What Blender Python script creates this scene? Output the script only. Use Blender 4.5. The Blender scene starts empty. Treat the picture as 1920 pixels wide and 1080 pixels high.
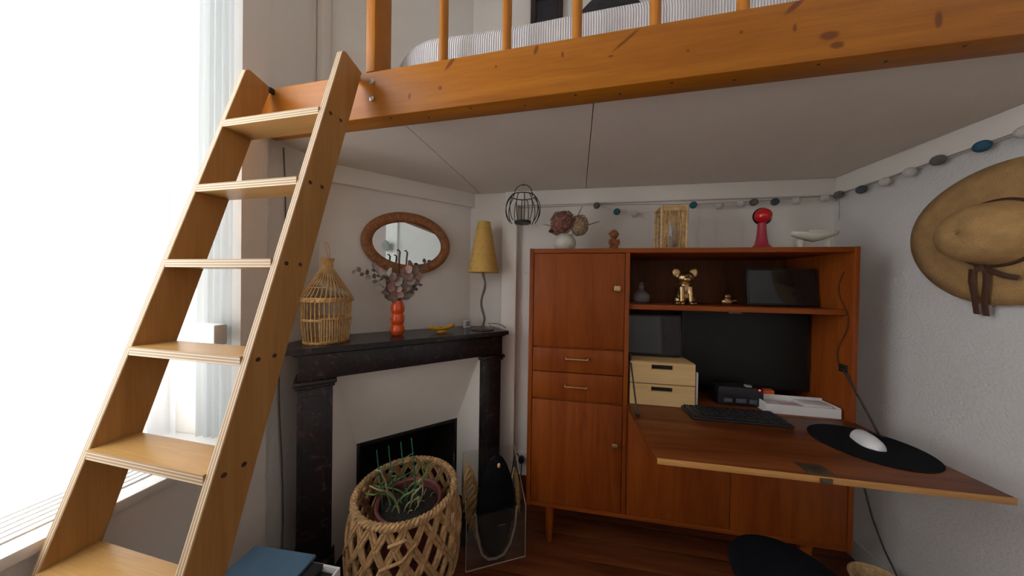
import bpy, bmesh, math, random
from mathutils import Vector, Matrix, Quaternion
random.seed(7)
PI = math.pi
scene = bpy.context.scene
COL = scene.collection
sin, cos, rad = math.sin, math.cos, math.radians

# ------------------------------------------------------------------ camera, sky, daylight, exposure
F_PX, PITCH, ROLL, YAW, CAM_H = 525.0, rad(-0.5), rad(0.9), rad(9.8), 1.25
fw = Vector((0, cos(PITCH), sin(PITCH))); up0 = Vector((0, -sin(PITCH), cos(PITCH))); rt0 = Vector((1, 0, 0))
rt = rt0*cos(ROLL) + up0*sin(ROLL); up = up0*cos(ROLL) - rt0*sin(ROLL)
rot = Matrix.Rotation(YAW, 3, 'Z')
fw, rt, up = rot @ fw, rot @ rt, rot @ up
cam_data = bpy.data.cameras.new('camera'); cam = bpy.data.objects.new('camera', cam_data); COL.objects.link(cam)
cam_data.sensor_width = 36; cam_data.sensor_fit = 'HORIZONTAL'; cam_data.lens = F_PX/1920*36
cam_data.clip_start = 0.01; cam_data.clip_end = 200
M = Matrix((rt, up, -fw)).transposed().to_4x4(); M.translation = (0, 0, CAM_H)
cam.matrix_world = M
scene.camera = cam

world = bpy.data.worlds.new('overcast_sky'); scene.world = world; world.use_nodes = True
bg = world.node_tree.nodes['Background']
bg.inputs['Color'].default_value = (0.97, 0.98, 1.0, 1); bg.inputs['Strength'].default_value = 8.4

def portal(name, loc, rot_euler, sx, sy):
    l = bpy.data.lights.new(name, 'AREA'); l.shape = 'RECTANGLE'; l.size = sx; l.size_y = sy
    l.cycles.is_portal = True
    o = bpy.data.objects.new(name, l); COL.objects.link(o); o.location = loc; o.rotation_euler = rot_euler
    return o
portal('window_portal', (-1.50, 0.255, 1.745), (0, -PI/2, 0), 2.12, 1.12)
portal('window_portal', (-1.50, -1.65, 1.745), (0, -PI/2, 0), 2.12, .90)  # portal of the added, unseen fill window

scene.view_settings.view_transform = 'Standard'
scene.view_settings.look = 'None'
scene.view_settings.gamma = 1.0
scene.view_settings.use_curve_mapping = False
scene.view_settings.exposure = 0.0
scene.cycles.use_denoising = True
scene.cycles.diffuse_bounces = 4
scene.cycles.adaptive_threshold = .03
scene.cycles.caustics_reflective = False
scene.cycles.caustics_refractive = False
scene.cycles.max_bounces = 8
scene.cycles.transparent_max_bounces = 12

# ------------------------------------------------------------------ materials
MATS = {}
def new_mat(name):
    m = bpy.data.materials.new(name); m.use_nodes = True; MATS[name] = m
    nt = m.node_tree; b = nt.nodes['Principled BSDF']
    return m, nt, b
def rgba(c): return (c[0], c[1], c[2], 1)
def hexc(h):
    v = [int(h[i:i+2], 16)/255 for i in (0, 2, 4)]
    return tuple((x/12.92 if x <= .04045 else ((x+.055)/1.055)**2.4) for x in v)
def mat(name, c, rough=.6, metal=0., var=0., vscale=8., bump=0., bscale=80., spec=.5, coat=0., stretch=(1, 1, 1), sheen=0.):
    m, nt, b = new_mat(name)
    b.inputs['Base Color'].default_value = rgba(c); b.inputs['Roughness'].default_value = rough
    b.inputs['Metallic'].default_value = metal; b.inputs['Specular IOR Level'].default_value = spec
    b.inputs['Coat Weight'].default_value = coat
    b.inputs['Sheen Weight'].default_value = sheen
    tc = nt.nodes.new('ShaderNodeTexCoord'); mp = nt.nodes.new('ShaderNodeMapping'); mp.inputs['Scale'].default_value = stretch
    nt.links.new(tc.outputs['Object'], mp.inputs['Vector'])
    if var > 0:
        n = nt.nodes.new('ShaderNodeTexNoise'); n.inputs['Scale'].default_value = vscale; n.inputs['Detail'].default_value = 4
        nt.links.new(mp.outputs[0], n.inputs['Vector'])
        r = nt.nodes.new('ShaderNodeValToRGB')
        r.color_ramp.elements[0].position = .3; r.color_ramp.elements[1].position = .7
        r.color_ramp.elements[0].color = rgba([x*(1-var) for x in c]); r.color_ramp.elements[1].color = rgba([min(1, x*(1+var)) for x in c])
        nt.links.new(n.outputs['Fac'], r.inputs['Fac']); nt.links.new(r.outputs['Color'], b.inputs['Base Color'])
    if bump > 0:
        n2 = nt.nodes.new('ShaderNodeTexNoise'); n2.inputs['Scale'].default_value = bscale; n2.inputs['Detail'].default_value = 3
        nt.links.new(mp.outputs[0], n2.inputs['Vector'])
        bp = nt.nodes.new('ShaderNodeBump'); bp.inputs['Strength'].default_value = bump; bp.inputs['Distance'].default_value = .004
        nt.links.new(n2.outputs['Fac'], bp.inputs['Height']); nt.links.new(bp.outputs['Normal'], b.inputs['Normal'])
    return m
def wood(name, c1, c2, axis=0, scale=3., rough=.45, knots=None, spec=.25, coat=0., grain=.5):
    """grain runs along `axis` of the part; knots = (colour, scale)"""
    m, nt, b = new_mat(name)
    tc = nt.nodes.new('ShaderNodeTexCoord'); mp = nt.nodes.new('ShaderNodeMapping')
    s = [10., 10., 10.]; s[axis] = .8
    mp.inputs['Scale'].default_value = s
    nt.links.new(tc.outputs['Object'], mp.inputs['Vector'])
    n = nt.nodes.new('ShaderNodeTexNoise'); n.inputs['Scale'].default_value = scale; n.inputs['Detail'].default_value = 5; n.inputs['Distortion'].default_value = .6
    nt.links.new(mp.outputs[0], n.inputs['Vector'])
    r = nt.nodes.new('ShaderNodeValToRGB'); r.color_ramp.elements[0].position = .32; r.color_ramp.elements[1].position = .68
    r.color_ramp.elements[0].color = rgba(c1); r.color_ramp.elements[1].color = rgba(c2)
    nt.links.new(n.outputs['Fac'], r.inputs['Fac'])
    # fine pores
    mp2 = nt.nodes.new('ShaderNodeMapping'); s2 = [60., 60., 60.]; s2[axis] = 2.5; mp2.inputs['Scale'].default_value = s2
    nt.links.new(tc.outputs['Object'], mp2.inputs['Vector'])
    n2 = nt.nodes.new('ShaderNodeTexNoise'); n2.inputs['Scale'].default_value = 4; n2.inputs['Detail'].default_value = 3
    nt.links.new(mp2.outputs[0], n2.inputs['Vector'])
    mx = nt.nodes.new('ShaderNodeMix'); mx.data_type = 'RGBA'; mx.blend_type = 'MULTIPLY'; mx.inputs[0].default_value = grain
    r2 = nt.nodes.new('ShaderNodeValToRGB'); r2.color_ramp.elements[0].color = (.62, .58, .55, 1); r2.color_ramp.elements[0].position = .3
    r2.color_ramp.elements[1].position = .6; r2.color_ramp.elements[1].color = (1, 1, 1, 1)
    nt.links.new(n2.outputs['Fac'], r2.inputs['Fac'])
    nt.links.new(r.outputs['Color'], mx.inputs[6]); nt.links.new(r2.outputs['Color'], mx.inputs[7])
    out = mx.outputs[2]
    if knots:
        mp3 = nt.nodes.new('ShaderNodeMapping'); s3 = [1, 1, 1]; s3[axis] = .45; mp3.inputs['Scale'].default_value = s3
        nt.links.new(tc.outputs['Object'], mp3.inputs['Vector'])
        v = nt.nodes.new('ShaderNodeTexVoronoi'); v.inputs['Scale'].default_value = knots[1]; v.inputs['Randomness'].default_value = 1
        nt.links.new(mp3.outputs[0], v.inputs['Vector'])
        r3 = nt.nodes.new('ShaderNodeValToRGB'); r3.color_ramp.elements[0].position = .05; r3.color_ramp.elements[1].position = .19
        r3.color_ramp.elements[0].color = (1, 1, 1, 1); r3.color_ramp.elements[1].color = (0, 0, 0, 1)
        nt.links.new(v.outputs['Distance'], r3.inputs['Fac'])
        mk = nt.nodes.new('ShaderNodeMix'); mk.data_type = 'RGBA'; mk.inputs[7].default_value = rgba(knots[0])
        nt.links.new(r3.outputs['Color'], mk.inputs[0]); nt.links.new(out, mk.inputs[6])
        out = mk.outputs[2]
    nt.links.new(out, b.inputs['Base Color'])
    b.inputs['Roughness'].default_value = rough; b.inputs['Specular IOR Level'].default_value = spec; b.inputs['Coat Weight'].default_value = coat
    bp = nt.nodes.new('ShaderNodeBump'); bp.inputs['Strength'].default_value = .08; bp.inputs['Distance'].default_value = .002
    nt.links.new(n2.outputs['Fac'], bp.inputs['Height']); nt.links.new(bp.outputs['Normal'], b.inputs['Normal'])
    return m
def ply_edge(name, axis):
    m, nt, b = new_mat(name)
    tc = nt.nodes.new('ShaderNodeTexCoord'); sp = nt.nodes.new('ShaderNodeSeparateXYZ'); nt.links.new(tc.outputs['Object'], sp.inputs[0])
    mu = nt.nodes.new('ShaderNodeMath'); mu.operation = 'MULTIPLY'; mu.inputs[1].default_value = 2*PI/.0068
    nt.links.new(sp.outputs[axis], mu.inputs[0])
    sn = nt.nodes.new('ShaderNodeMath'); sn.operation = 'SINE'; nt.links.new(mu.outputs[0], sn.inputs[0])
    r = nt.nodes.new('ShaderNodeValToRGB'); r.color_ramp.elements[0].position = .35; r.color_ramp.elements[1].position = .6
    r.color_ramp.elements[0].color = rgba((.42, .27, .14)); r.color_ramp.elements[1].color = rgba((.78, .62, .42))
    nt.links.new(sn.outputs[0], r.inputs['Fac']); nt.links.new(r.outputs['Color'], b.inputs['Base Color']); b.inputs['Roughness'].default_value = .6
    return m
def glass(name, tint=(1, 1, 1), gloss=.08, rough=.02, thin=0.0, body=(.8, .8, .8)):
    """thin clear sheet: mostly straight-through with a fresnel gloss and a bit of body colour"""
    m = bpy.data.materials.new(name); m.use_nodes = True; nt = m.node_tree; nt.nodes.clear()
    o = nt.nodes.new('ShaderNodeOutputMaterial'); t = nt.nodes.new('ShaderNodeBsdfTransparent'); t.inputs[0].default_value = rgba(tint)
    g = nt.nodes.new('ShaderNodeBsdfGlossy'); g.inputs['Roughness'].default_value = rough
    d = nt.nodes.new('ShaderNodeBsdfDiffuse'); d.inputs[0].default_value = rgba(body)
    lw = nt.nodes.new('ShaderNodeLayerWeight'); pw = nt.nodes.new('ShaderNodeMath'); pw.operation = 'POWER'; pw.inputs[1].default_value = 4
    nt.links.new(lw.outputs['Facing'], pw.inputs[0])
    fr = nt.nodes.new('ShaderNodeMath'); fr.operation = 'MULTIPLY_ADD'; fr.inputs[1].default_value = .7; fr.inputs[2].default_value = .018
    nt.links.new(pw.outputs[0], fr.inputs[0])
    m1 = nt.nodes.new('ShaderNodeMixShader'); m1.inputs[0].default_value = thin
    nt.links.new(t.outputs[0], m1.inputs[1]); nt.links.new(d.outputs[0], m1.inputs[2])
    m2 = nt.nodes.new('ShaderNodeMixShader'); nt.links.new(fr.outputs[0], m2.inputs[0]); nt.links.new(m1.outputs[0], m2.inputs[1]); nt.links.new(g.outputs[0], m2.inputs[2])
    nt.links.new(m2.outputs[0], o.inputs[0]); MATS[name] = m; return m
def sheer(name, transp=.5, c=(.95, .97, 1.0)):
    m = bpy.data.materials.new(name); m.use_nodes = True; nt = m.node_tree; nt.nodes.clear()
    o = nt.nodes.new('ShaderNodeOutputMaterial'); t = nt.nodes.new('ShaderNodeBsdfTransparent')
    tr = nt.nodes.new('ShaderNodeBsdfTranslucent'); tr.inputs[0].default_value = rgba(c)
    d = nt.nodes.new('ShaderNodeBsdfDiffuse'); d.inputs[0].default_value = rgba(c)
    a = nt.nodes.new('ShaderNodeMixShader'); a.inputs[0].default_value = .3
    nt.links.new(tr.outputs[0], a.inputs[1]); nt.links.new(d.outputs[0], a.inputs[2])
    b = nt.nodes.new('ShaderNodeMixShader'); b.inputs[0].default_value = 1-transp
    nt.links.new(t.outputs[0], b.inputs[1]); nt.links.new(a.outputs[0], b.inputs[2]); nt.links.new(b.outputs[0], o.inputs[0])
    MATS[name] = m; return m
def marble(name):
    m, nt, b = new_mat(name)
    tc = nt.nodes.new('ShaderNodeTexCoord')
    n = nt.nodes.new('ShaderNodeTexNoise'); n.inputs['Scale'].default_value = 26; n.inputs['Detail'].default_value = 8; n.inputs['Distortion'].default_value = 1.6
    nt.links.new(tc.outputs['Object'], n.inputs['Vector'])
    r = nt.nodes.new('ShaderNodeValToRGB'); e = r.color_ramp.elements
    e[0].position = .0; e[0].color = rgba((.016, .015, .017)); e[1].position = .60; e[1].color = rgba((.026, .022, .024))
    k = e.new(.67); k.color = rgba((.085, .050, .048)); k = e.new(.72); k.color = rgba((.03, .026, .028))
    nt.links.new(n.outputs['Fac'], r.inputs['Fac']); nt.links.new(r.outputs['Color'], b.inputs['Base Color'])
    b.inputs['Roughness'].default_value = .25; b.inputs['Specular IOR Level'].default_value = .35
    return m

mat('plaster', (.86, .82, .765), .9, var=.03, vscale=2.5, bump=.35, bscale=140)
mat('plaster_rough', (.72, .71, .685), .9, var=.03, vscale=2., bump=.7, bscale=110)
mat('paint_white', (.90, .855, .79), .7, var=.02, bump=.08, bscale=60)
mat('paint_gloss', (.82, .82, .80), .35, var=.02, bump=.05, bscale=40)
mat('deck_white', (.78, .715, .63), .8, var=.03, vscale=3, bump=.2, bscale=150)
mat('grey_paint', (.30, .29, .28), .6, var=.05)
mat('soot_and_shade', (.012, .011, .010), .95, var=.4, bump=.5, bscale=30)  # black of the firebox and subfloor, and painted shade in the handle slots
wood('floor_wood', (.13, .032, .010), (.22, .065, .022), 0, 3, .40, knots=((.04, .012, .006), 4), grain=.6)
wood('pine', (.365, .118, .007), (.475, .168, .013), 0, 2.2, .40, grain=.35)
def place_knots(name, col, lst):
    """knots and resin streaks of this beam: (along, height, half length, half height, slant)"""
    nt = MATS[name].node_tree; b = nt.nodes['Principled BSDF']; src = b.inputs['Base Color'].links[0].from_socket
    tc = nt.nodes.new('ShaderNodeTexCoord'); sp = nt.nodes.new('ShaderNodeSeparateXYZ'); nz = nt.nodes.new('ShaderNodeTexNoise'); nz.inputs['Scale'].default_value = 60
    nt.links.new(tc.outputs['Object'], sp.inputs[0]); nt.links.new(tc.outputs['Object'], nz.inputs['Vector'])
    def ma(op, a, c):
        n = nt.nodes.new('ShaderNodeMath'); n.operation = op
        for i, v in enumerate((a, c)):
            if hasattr(v, 'links'): nt.links.new(v, n.inputs[i])
            else: n.inputs[i].default_value = v
        return n.outputs[0]
    acc = None
    for (kx, kz, rx, rz, sl_) in lst:
        dz = ma('SUBTRACT', sp.outputs[2], kz); dx = ma('SUBTRACT', ma('SUBTRACT', sp.outputs[0], kx), ma('MULTIPLY', dz, sl_))
        u = ma('DIVIDE', dx, rx); v = ma('DIVIDE', dz, rz)
        d = ma('ADD', ma('ADD', ma('MULTIPLY', u, u), ma('MULTIPLY', v, v)), ma('MULTIPLY', nz.outputs['Fac'], .5))
        k = ma('SUBTRACT', 1.35, d); k = ma('MAXIMUM', k, 0.0)
        acc = k if acc is None else ma('MAXIMUM', acc, k)
    acc = ma('MINIMUM', acc, .80)
    mk = nt.nodes.new('ShaderNodeMix'); mk.data_type = 'RGBA'; mk.inputs[7].default_value = rgba(col)
    nt.links.new(acc, mk.inputs[0]); nt.links.new(src, mk.inputs[6]); nt.links.new(mk.outputs[2], b.inputs['Base Color'])
place_knots('pine', (.13, .030, .006), [(-.382, .138, .010, .022, .8), (-.417, .065, .007, .008, 0), (-.523, .053, .006, .012, 0), (-.116, .135, .007, .016, .3), (.131, .122, .008, .030, 1.3), (-.04, .109, .004, .010, 0),
    (.091, .084, .008, .004, 0), (.514, .138, .012, .02, 1), (.600, .030, .016, .010, 0), (.585, .055, .022, .012, 0), (.515, .085, .005, .012, 0), (.784, .056, .008, .022, 0), (.402, .095, .005, .004, 0), (.282, .068, .004, .004, 0), (-.236, .104, .004, .005, 0), (.98, .10, .012, .016, .5)])
wood('pine_v', (.42, .145, .014), (.52, .20, .026), 2, 2.2, .40, grain=.35)
wood('ply', (.44, .215, .064), (.53, .275, .09), 2, 2.0, .42, grain=.3)
wood('ply_tread', (.48, .26, .08), (.58, .33, .11), 0, 2.0, .30, grain=.3)
ply_edge('ply_edge_z', 2); ply_edge('ply_edge_x', 0)
wood('teak', (.225, .043, .005), (.315, .075, .009), 2, 2.4, .45, grain=.45)
wood('teak_x', (.225, .043, .005), (.315, .075, .009), 0, 2.4, .45, grain=.45)
wood('teak_leaf', (.105, .022, .005), (.23, .066, .017), 0, 2.0, .40, grain=.5)
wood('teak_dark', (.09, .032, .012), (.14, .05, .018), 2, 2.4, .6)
wood('teak_edge', (.50, .24, .07), (.58, .30, .10), 0, 3, .45)
wood('bamboo', (.62, .40, .17), (.72, .50, .24), 0, 2.5, .42, knots=((.5, .28, .09), 14), grain=.25)
wood('carved_wood', (.24, .075, .030), (.33, .12, .05), 2, 6, .4)
marble('black_marble')
mat('brass', (.62, .43, .20), .35, 1.0, var=.1)
mat('gold', (.50, .34, .16), .36, 1.0, var=.12, vscale=40)
mat('steel', (.55, .55, .55), .35, 1.0)
mat('dark_metal', (.045, .042, .04), .45, .6)
mat('lock_metal', (.14, .11, .07), .5, .8, var=.2, vscale=60)
mat('pewter', (.22, .20, .18), .38, .9, var=.2, vscale=30)
mat('black_wire', (.012, .012, .012), .5)
mat('black_plastic', (.012, .012, .013), .45)
mat('black_key', (.02, .02, .022), .55)
mat('screen_matte', (.010, .0105, .010), .38, spec=.25)
mat('screen_gloss', (.008, .008, .010), .05, spec=.6)
mat('white_plastic', (.78, .78, .79), .3)
mat('display_grey', (.28, .30, .28), .35)
mat('mirror_glass', (.72, .77, .76), .015, 1.0)
mat('rattan', (.34, .135, .045), .5, var=.3, vscale=60)
mat('wicker', (.56, .33, .12), .55, var=.3, vscale=50)
mat('cane_light', (.60, .41, .20), .6, var=.25, vscale=70)
mat('hyacinth', (.46, .275, .12), .75, var=.35, vscale=45, bump=.8, bscale=160)
mat('straw', (.56, .36, .14), .7, var=.3, vscale=60)
mat('hat_straw', (.50, .30, .115), .75, var=.12, vscale=30, bump=.9, bscale=260)
mat('ribbon_brown', (.075, .030, .016), .7, var=.2)
mat('orange_glaze', (.80, .095, .012), .16, coat=.4)
mat('yellow_glaze', (.85, .42, .02), .25)
mat('dish_inside', (.14, .05, .03), .3)
mat('vase_cream', (.62, .62, .52), .22, coat=.3)
mat('red_plastic', (.62, .012, .020), .22, coat=.3)
mat('pink_red', (.42, .035, .055), .3)
mat('orange_plastic', (.80, .13, .02), .4)
mat('magenta_paper', (.30, .03, .14), .6)
mat('paper_white', (.74, .72, .72), .6, var=.03)
mat('paper_pink', (.72, .45, .45), .6)
mat('euc_leaf', (.20, .17, .15), .7, var=.3, vscale=20)
mat('euc_pale', (.36, .33, .28), .7, var=.2, vscale=20)
mat('euc_pink', (.50, .31, .27), .7, var=.2, vscale=20)
mat('stem_brown', (.11, .075, .05), .8)
mat('petal_rose', (.30, .125, .095), .8, var=.45, vscale=70)
mat('petal_beige', (.42, .29, .18), .8, var=.35, vscale=70)
mat('bark_dark', (.035, .02, .016), .8)
mat('shade_ochre', (.66, .40, .10), .75, var=.06, vscale=40, bump=.2, bscale=200)
mat('shade_dot', (.26, .13, .03), .8)
mat('pot_plum', (.16, .045, .04), .65, var=.2, vscale=14)
mat('soil', (.022, .016, .012), .95, var=.5, vscale=60, bump=1, bscale=80)
mat('plant_green', (.16, .26, .085), .5, var=.25)
mat('plant_dry', (.34, .32, .16), .6, var=.3)
mat('trellis_green', (.015, .13, .075), .45)
mat('bag_black', (.006, .0065, .009), .9, var=.3, bump=.5, bscale=60, spec=.12)
mat('rope_beige', (.34, .28, .23), .8, bump=.6, bscale=300)
mat('blue_card', (.085, .165, .25), .75, var=.08, vscale=25)
mat('black_card', (.012, .013, .015), .6)
mat('bedspread', (.80, .80, .83), .9, var=.02, bump=.15, bscale=200)
mat('cushion_dark', (.03, .028, .035), .85, bump=.4)
mat('mat_fabric', (.006, .007, .010), .9, spec=.15, bump=.3, bscale=400)
mat('felt_teal', (.03, .15, .17), .95, bump=.6, bscale=200)
mat('felt_blue', (.035, .12, .19), .95, bump=.6, bscale=200)
mat('felt_grey', (.16, .145, .13), .95, bump=.6, bscale=200)
mat('felt_white', (.60, .58, .55), .95, bump=.6, bscale=200)
mat('felt_slate', (.075, .095, .115), .95, bump=.6, bscale=200)
mat('string_grey', (.22, .19, .16), .9)
mat('door_mauve', (.40, .33, .31), .6, var=.04)
mat('candle', (.72, .68, .58), .5)
mat('leaf_green', (.05, .28, .05), .5)
glass('window_glass', (1, 1, 1))
glass('crystal', (.95, .95, .96), thin=.06, body=(.8, .8, .85))
glass('acrylic', (.95, .94, .92), thin=.012)
mat('acrylic_edge', (.46, .36, .27), .35)
sheer('sheer_fabric', .40); sheer('sheer_drape', .15, (.66, .69, .695))
m, nt, b = new_mat('led_red'); b.inputs['Base Color'].default_value = (.8, .02, .02, 1); b.inputs['Emission Color'].default_value = (1, .03, .04, 1); b.inputs['Emission Strength'].default_value = 3

# ------------------------------------------------------------------ mesh builder
class MB:
    def __init__(s): s.v = []; s.f = []; s.m = []; s.mi = 0
    def add(s, vs, fs):
        o = len(s.v); s.v += [tuple(v) for v in vs]; s.f += [tuple(i+o for i in f) for f in fs]; s.m += [s.mi]*len(fs); return s
    def box(s, a, b, bev=0., Mx=None):
        x0, y0, z0 = [min(p, q) for p, q in zip(a, b)]; x1, y1, z1 = [max(p, q) for p, q in zip(a, b)]
        if bev <= 0:
            vs = [(x, y, z) for x in (x0, x1) for y in (y0, y1) for z in (z0, z1)]
            fs = [(0, 1, 3, 2), (4, 6, 7, 5), (0, 4, 5, 1), (2, 3, 7, 6), (0, 2, 6, 4), (1, 5, 7, 3)]
        else:
            e = min(bev, (x1-x0)*.49, (y1-y0)*.49, (z1-z0)*.49)
            bm = bmesh.new(); bmesh.ops.create_cube(bm, size=1)
            for v in bm.verts: v.co = Vector(((x0+x1)/2+v.co.x*(x1-x0), (y0+y1)/2+v.co.y*(y1-y0), (z0+z1)/2+v.co.z*(z1-z0)))
            bmesh.ops.bevel(bm, geom=bm.edges[:], offset=e, segments=2, affect='EDGES', profile=.5)
            bm.verts.index_update()
            vs = [v.co.copy() for v in bm.verts]; fs = [[v.index for v in f.verts] for f in bm.faces]; bm.free()
        if Mx is not None: vs = [Mx @ Vector(v) for v in vs]
        return s.add(vs, fs)
    def prism(s, poly, z0, z1, Mx=None):
        n = len(poly); vs = [(p[0], p[1], z0) for p in poly] + [(p[0], p[1], z1) for p in poly]
        fs = [tuple(range(n-1, -1, -1)), tuple(range(n, 2*n))] + [(i, (i+1) % n, n+(i+1) % n, n+i) for i in range(n)]
        if Mx is not None: vs = [Mx @ Vector(v) for v in vs]
        return s.add(vs, fs)
    def quadprism(s, a, b, th):
        """two opposite quads given as 4 points each"""
        vs = list(a)+list(b)
        return s.add(vs, [(3, 2, 1, 0), (4, 5, 6, 7), (0, 1, 5, 4), (1, 2, 6, 5), (2, 3, 7, 6), (3, 0, 4, 7)])
    def lathe(s, prof, n=24, Mx=None, sx=1., sy=1., cap=True):
        """prof = [(r, z)...] around local z"""
        vs = []; fs = []; k = len(prof)
        for i in range(n):
            a = 2*PI*i/n
            for r, z in prof: vs.append(Vector((r*cos(a)*sx, r*sin(a)*sy, z)))
        for i in range(n):
            j = (i+1) % n
            for q in range(k-1): fs.append((i*k+q, j*k+q, j*k+q+1, i*k+q+1))
        if cap:
            if prof[0][0] > 1e-6: fs.append(tuple(i*k for i in range(n-1, -1, -1)))
            if prof[-1][0] > 1e-6: fs.append(tuple(i*k+k-1 for i in range(n)))
        if Mx is not None: vs = [Mx @ v for v in vs]
        return s.add(vs, fs)
    def ball(s, c, r, n=16, k=10, Mx=None):
        r = (r, r, r) if not hasattr(r, '__len__') else r
        prof = [(max(sin(PI*i/k), 0), -cos(PI*i/k)) for i in range(k+1)]
        T = Matrix.Translation(Vector(c)) @ (Mx.to_4x4() if Mx is not None else Matrix.Identity(4)) @ Matrix.Diagonal((r[0], r[1], r[2], 1))
        return s.lathe(prof, n, T, cap=False)
    def tube(s, pts, r, n=8, closed=False, caps=True, flat=1., up=None):
        pts = [Vector(p) for p in pts]; k = len(pts)
        rs = r if hasattr(r, '__len__') else [r]*k
        vs = []; fs = []; prev = None
        for i, p in enumerate(pts):
            if closed: t = pts[(i+1) % k]-pts[(i-1) % k]
            else: t = pts[min(i+1, k-1)]-pts[max(i-1, 0)]
            t.normalize()
            if prev is None:
                a = Vector(up) if up is not None else (Vector((0, 0, 1)) if abs(t.z) < .9 else Vector((1, 0, 0)))
                u = t.cross(a).normalized()
            else:
                u = prev - t*prev.dot(t)
                u = u.normalized() if u.length > 1e-6 else t.orthogonal().normalized()
            prev = u; w = t.cross(u)
            for j in range(n):
                a = 2*PI*j/n; vs.append(p + (u*cos(a) + w*sin(a)*flat)*rs[i])
        for i in range(k if closed else k-1):
            i2 = (i+1) % k
            for j in range(n):
                j2 = (j+1) % n; fs.append((i*n+j, i*n+j2, i2*n+j2, i2*n+j))
        if caps and not closed:
            fs.append(tuple(range(n-1, -1, -1))); fs.append(tuple((k-1)*n+j for j in range(n)))
        return s.add(vs, fs)
    def cyl(s, a, b, r, n=16, r2=None): return s.tube([a, b], [r, r if r2 is None else r2], n)
    def sheet(s, grid, th=0.):
        """grid[i][j] points -> surface (thickened along z of nothing: plain sheet)"""
        k = len(grid); q = len(grid[0]); vs = [p for row in grid for p in row]
        return s.add(vs, [(i*q+j, i*q+j+1, (i+1)*q+j+1, (i+1)*q+j) for i in range(k-1) for j in range(q-1)])

ROOTS = {}
def mesh_of(name, mb, mats, inv=None, smooth=35):
    me = bpy.data.meshes.new(name)
    vs = mb.v if inv is None else [inv @ Vector(v) for v in mb.v]
    me.from_pydata([tuple(v) for v in vs], [], mb.f)
    for m_ in (mats if isinstance(mats, (list, tuple)) else [mats]): me.materials.append(MATS[m_])
    me.polygons.foreach_set('material_index', mb.m)
    bm = bmesh.new(); bm.from_mesh(me); bmesh.ops.recalc_face_normals(bm, faces=bm.faces); bm.to_mesh(me); bm.free()
    if smooth:
        me.polygons.foreach_set('use_smooth', [True]*len(me.polygons)); me.set_sharp_from_angle(angle=rad(smooth))
    me.update()
    return me
def props(o, label=None, cat=None, group=None, kind=None):
    if label: o['label'] = label
    if cat: o['category'] = cat
    if group: o['group'] = group
    if kind: o['kind'] = kind
    return o
def thing(name, label, cat, loc=(0, 0, 0), rz=0., group=None):
    o = bpy.data.objects.new(name, None); COL.objects.link(o); o.empty_display_size = .05
    o.location = loc; o.rotation_euler = (0, 0, rz)
    ROOTS[o.name] = (Matrix.Translation(loc) @ Matrix.Rotation(rz, 4, 'Z')).inverted()
    return props(o, label, cat, group)
def part(name, mb, mats, parent, world_co=False, label=None, smooth=35, kind=None):
    """world_co: coordinates are room coordinates, turned into the thing's own"""
    inv = None
    if world_co:
        r = parent
        while r.parent is not None: r = r.parent
        inv = ROOTS.get(r.name)
    o = bpy.data.objects.new(name, mesh_of(name, mb, mats, inv, smooth)); COL.objects.link(o); o.parent = parent
    return props(o, label, kind=kind)
def single(name, mb, mats, label=None, cat=None, loc=(0, 0, 0), rz=0., kind=None, smooth=35, world_co=False):
    Mi = (Matrix.Translation(loc) @ Matrix.Rotation(rz, 4, 'Z'))
    o = bpy.data.objects.new(name, mesh_of(name, mb, mats, Mi.inverted() if world_co else None, smooth)); COL.objects.link(o)
    o.location = loc; o.rotation_euler = (0, 0, rz); ROOTS[o.name] = Mi.inverted()
    return props(o, label, cat, kind=kind)
def struct(name, mb, mats, smooth=35, label=None): return single(name, mb, mats, label, kind='structure', smooth=smooth)
def inst(o, parent, M4=None, name=None):
    c = o.copy(); COL.objects.link(c); c.parent = parent
    if M4 is not None: c.matrix_local = M4
    return c
def rotz(a): return Matrix.Rotation(a, 4, 'Z')
def T3(*p): return Matrix.Translation(Vector(p))

# ------------------------------------------------------------------ room constants
XL, XR, YB, YF, ZC = -1.11, 1.38, 1.70, -2.70, 3.20
C1 = Vector((-.565, 1.70, 0)); DA = rad(43)
TD = Vector((cos(DA), sin(DA), 0)); ND = Vector((sin(DA), -cos(DA), 0))      # along / out of the chimney wall
def dg(t, d, z): p = C1 + TD*t + ND*d; return Vector((p.x, p.y, z))
LA = rad(-2.45)                                                               # loft and ladder direction

# ------------------------------------------------------------------ floor with its boards
fl = struct('floor', MB().box((XL-.4, YF, -.06), (XR+.1, YB+.1, -.019)), 'soot_and_shade')
plank_mesh = []
w = .118
for k in range(5):
    L = .9+.35*k
    plank_mesh.append((L, mesh_of('floorboard', MB().box((0, .0012, -.018), (L, w-.0012, 0), .0012), 'floor_wood')))
y = YF
rowi = 0
while y < YB+.01:
    x = XL-.05 - random.uniform(0, .5)
    while x < XR+.05:
        L, me = random.choice(plank_mesh)
        o = bpy.data.objects.new('floorboard', me); COL.objects.link(o); o.parent = fl
        o.location = (x+.001, y, random.uniform(-.0006, .0006)); x += L+.0015
    y += w; rowi += 1

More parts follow.
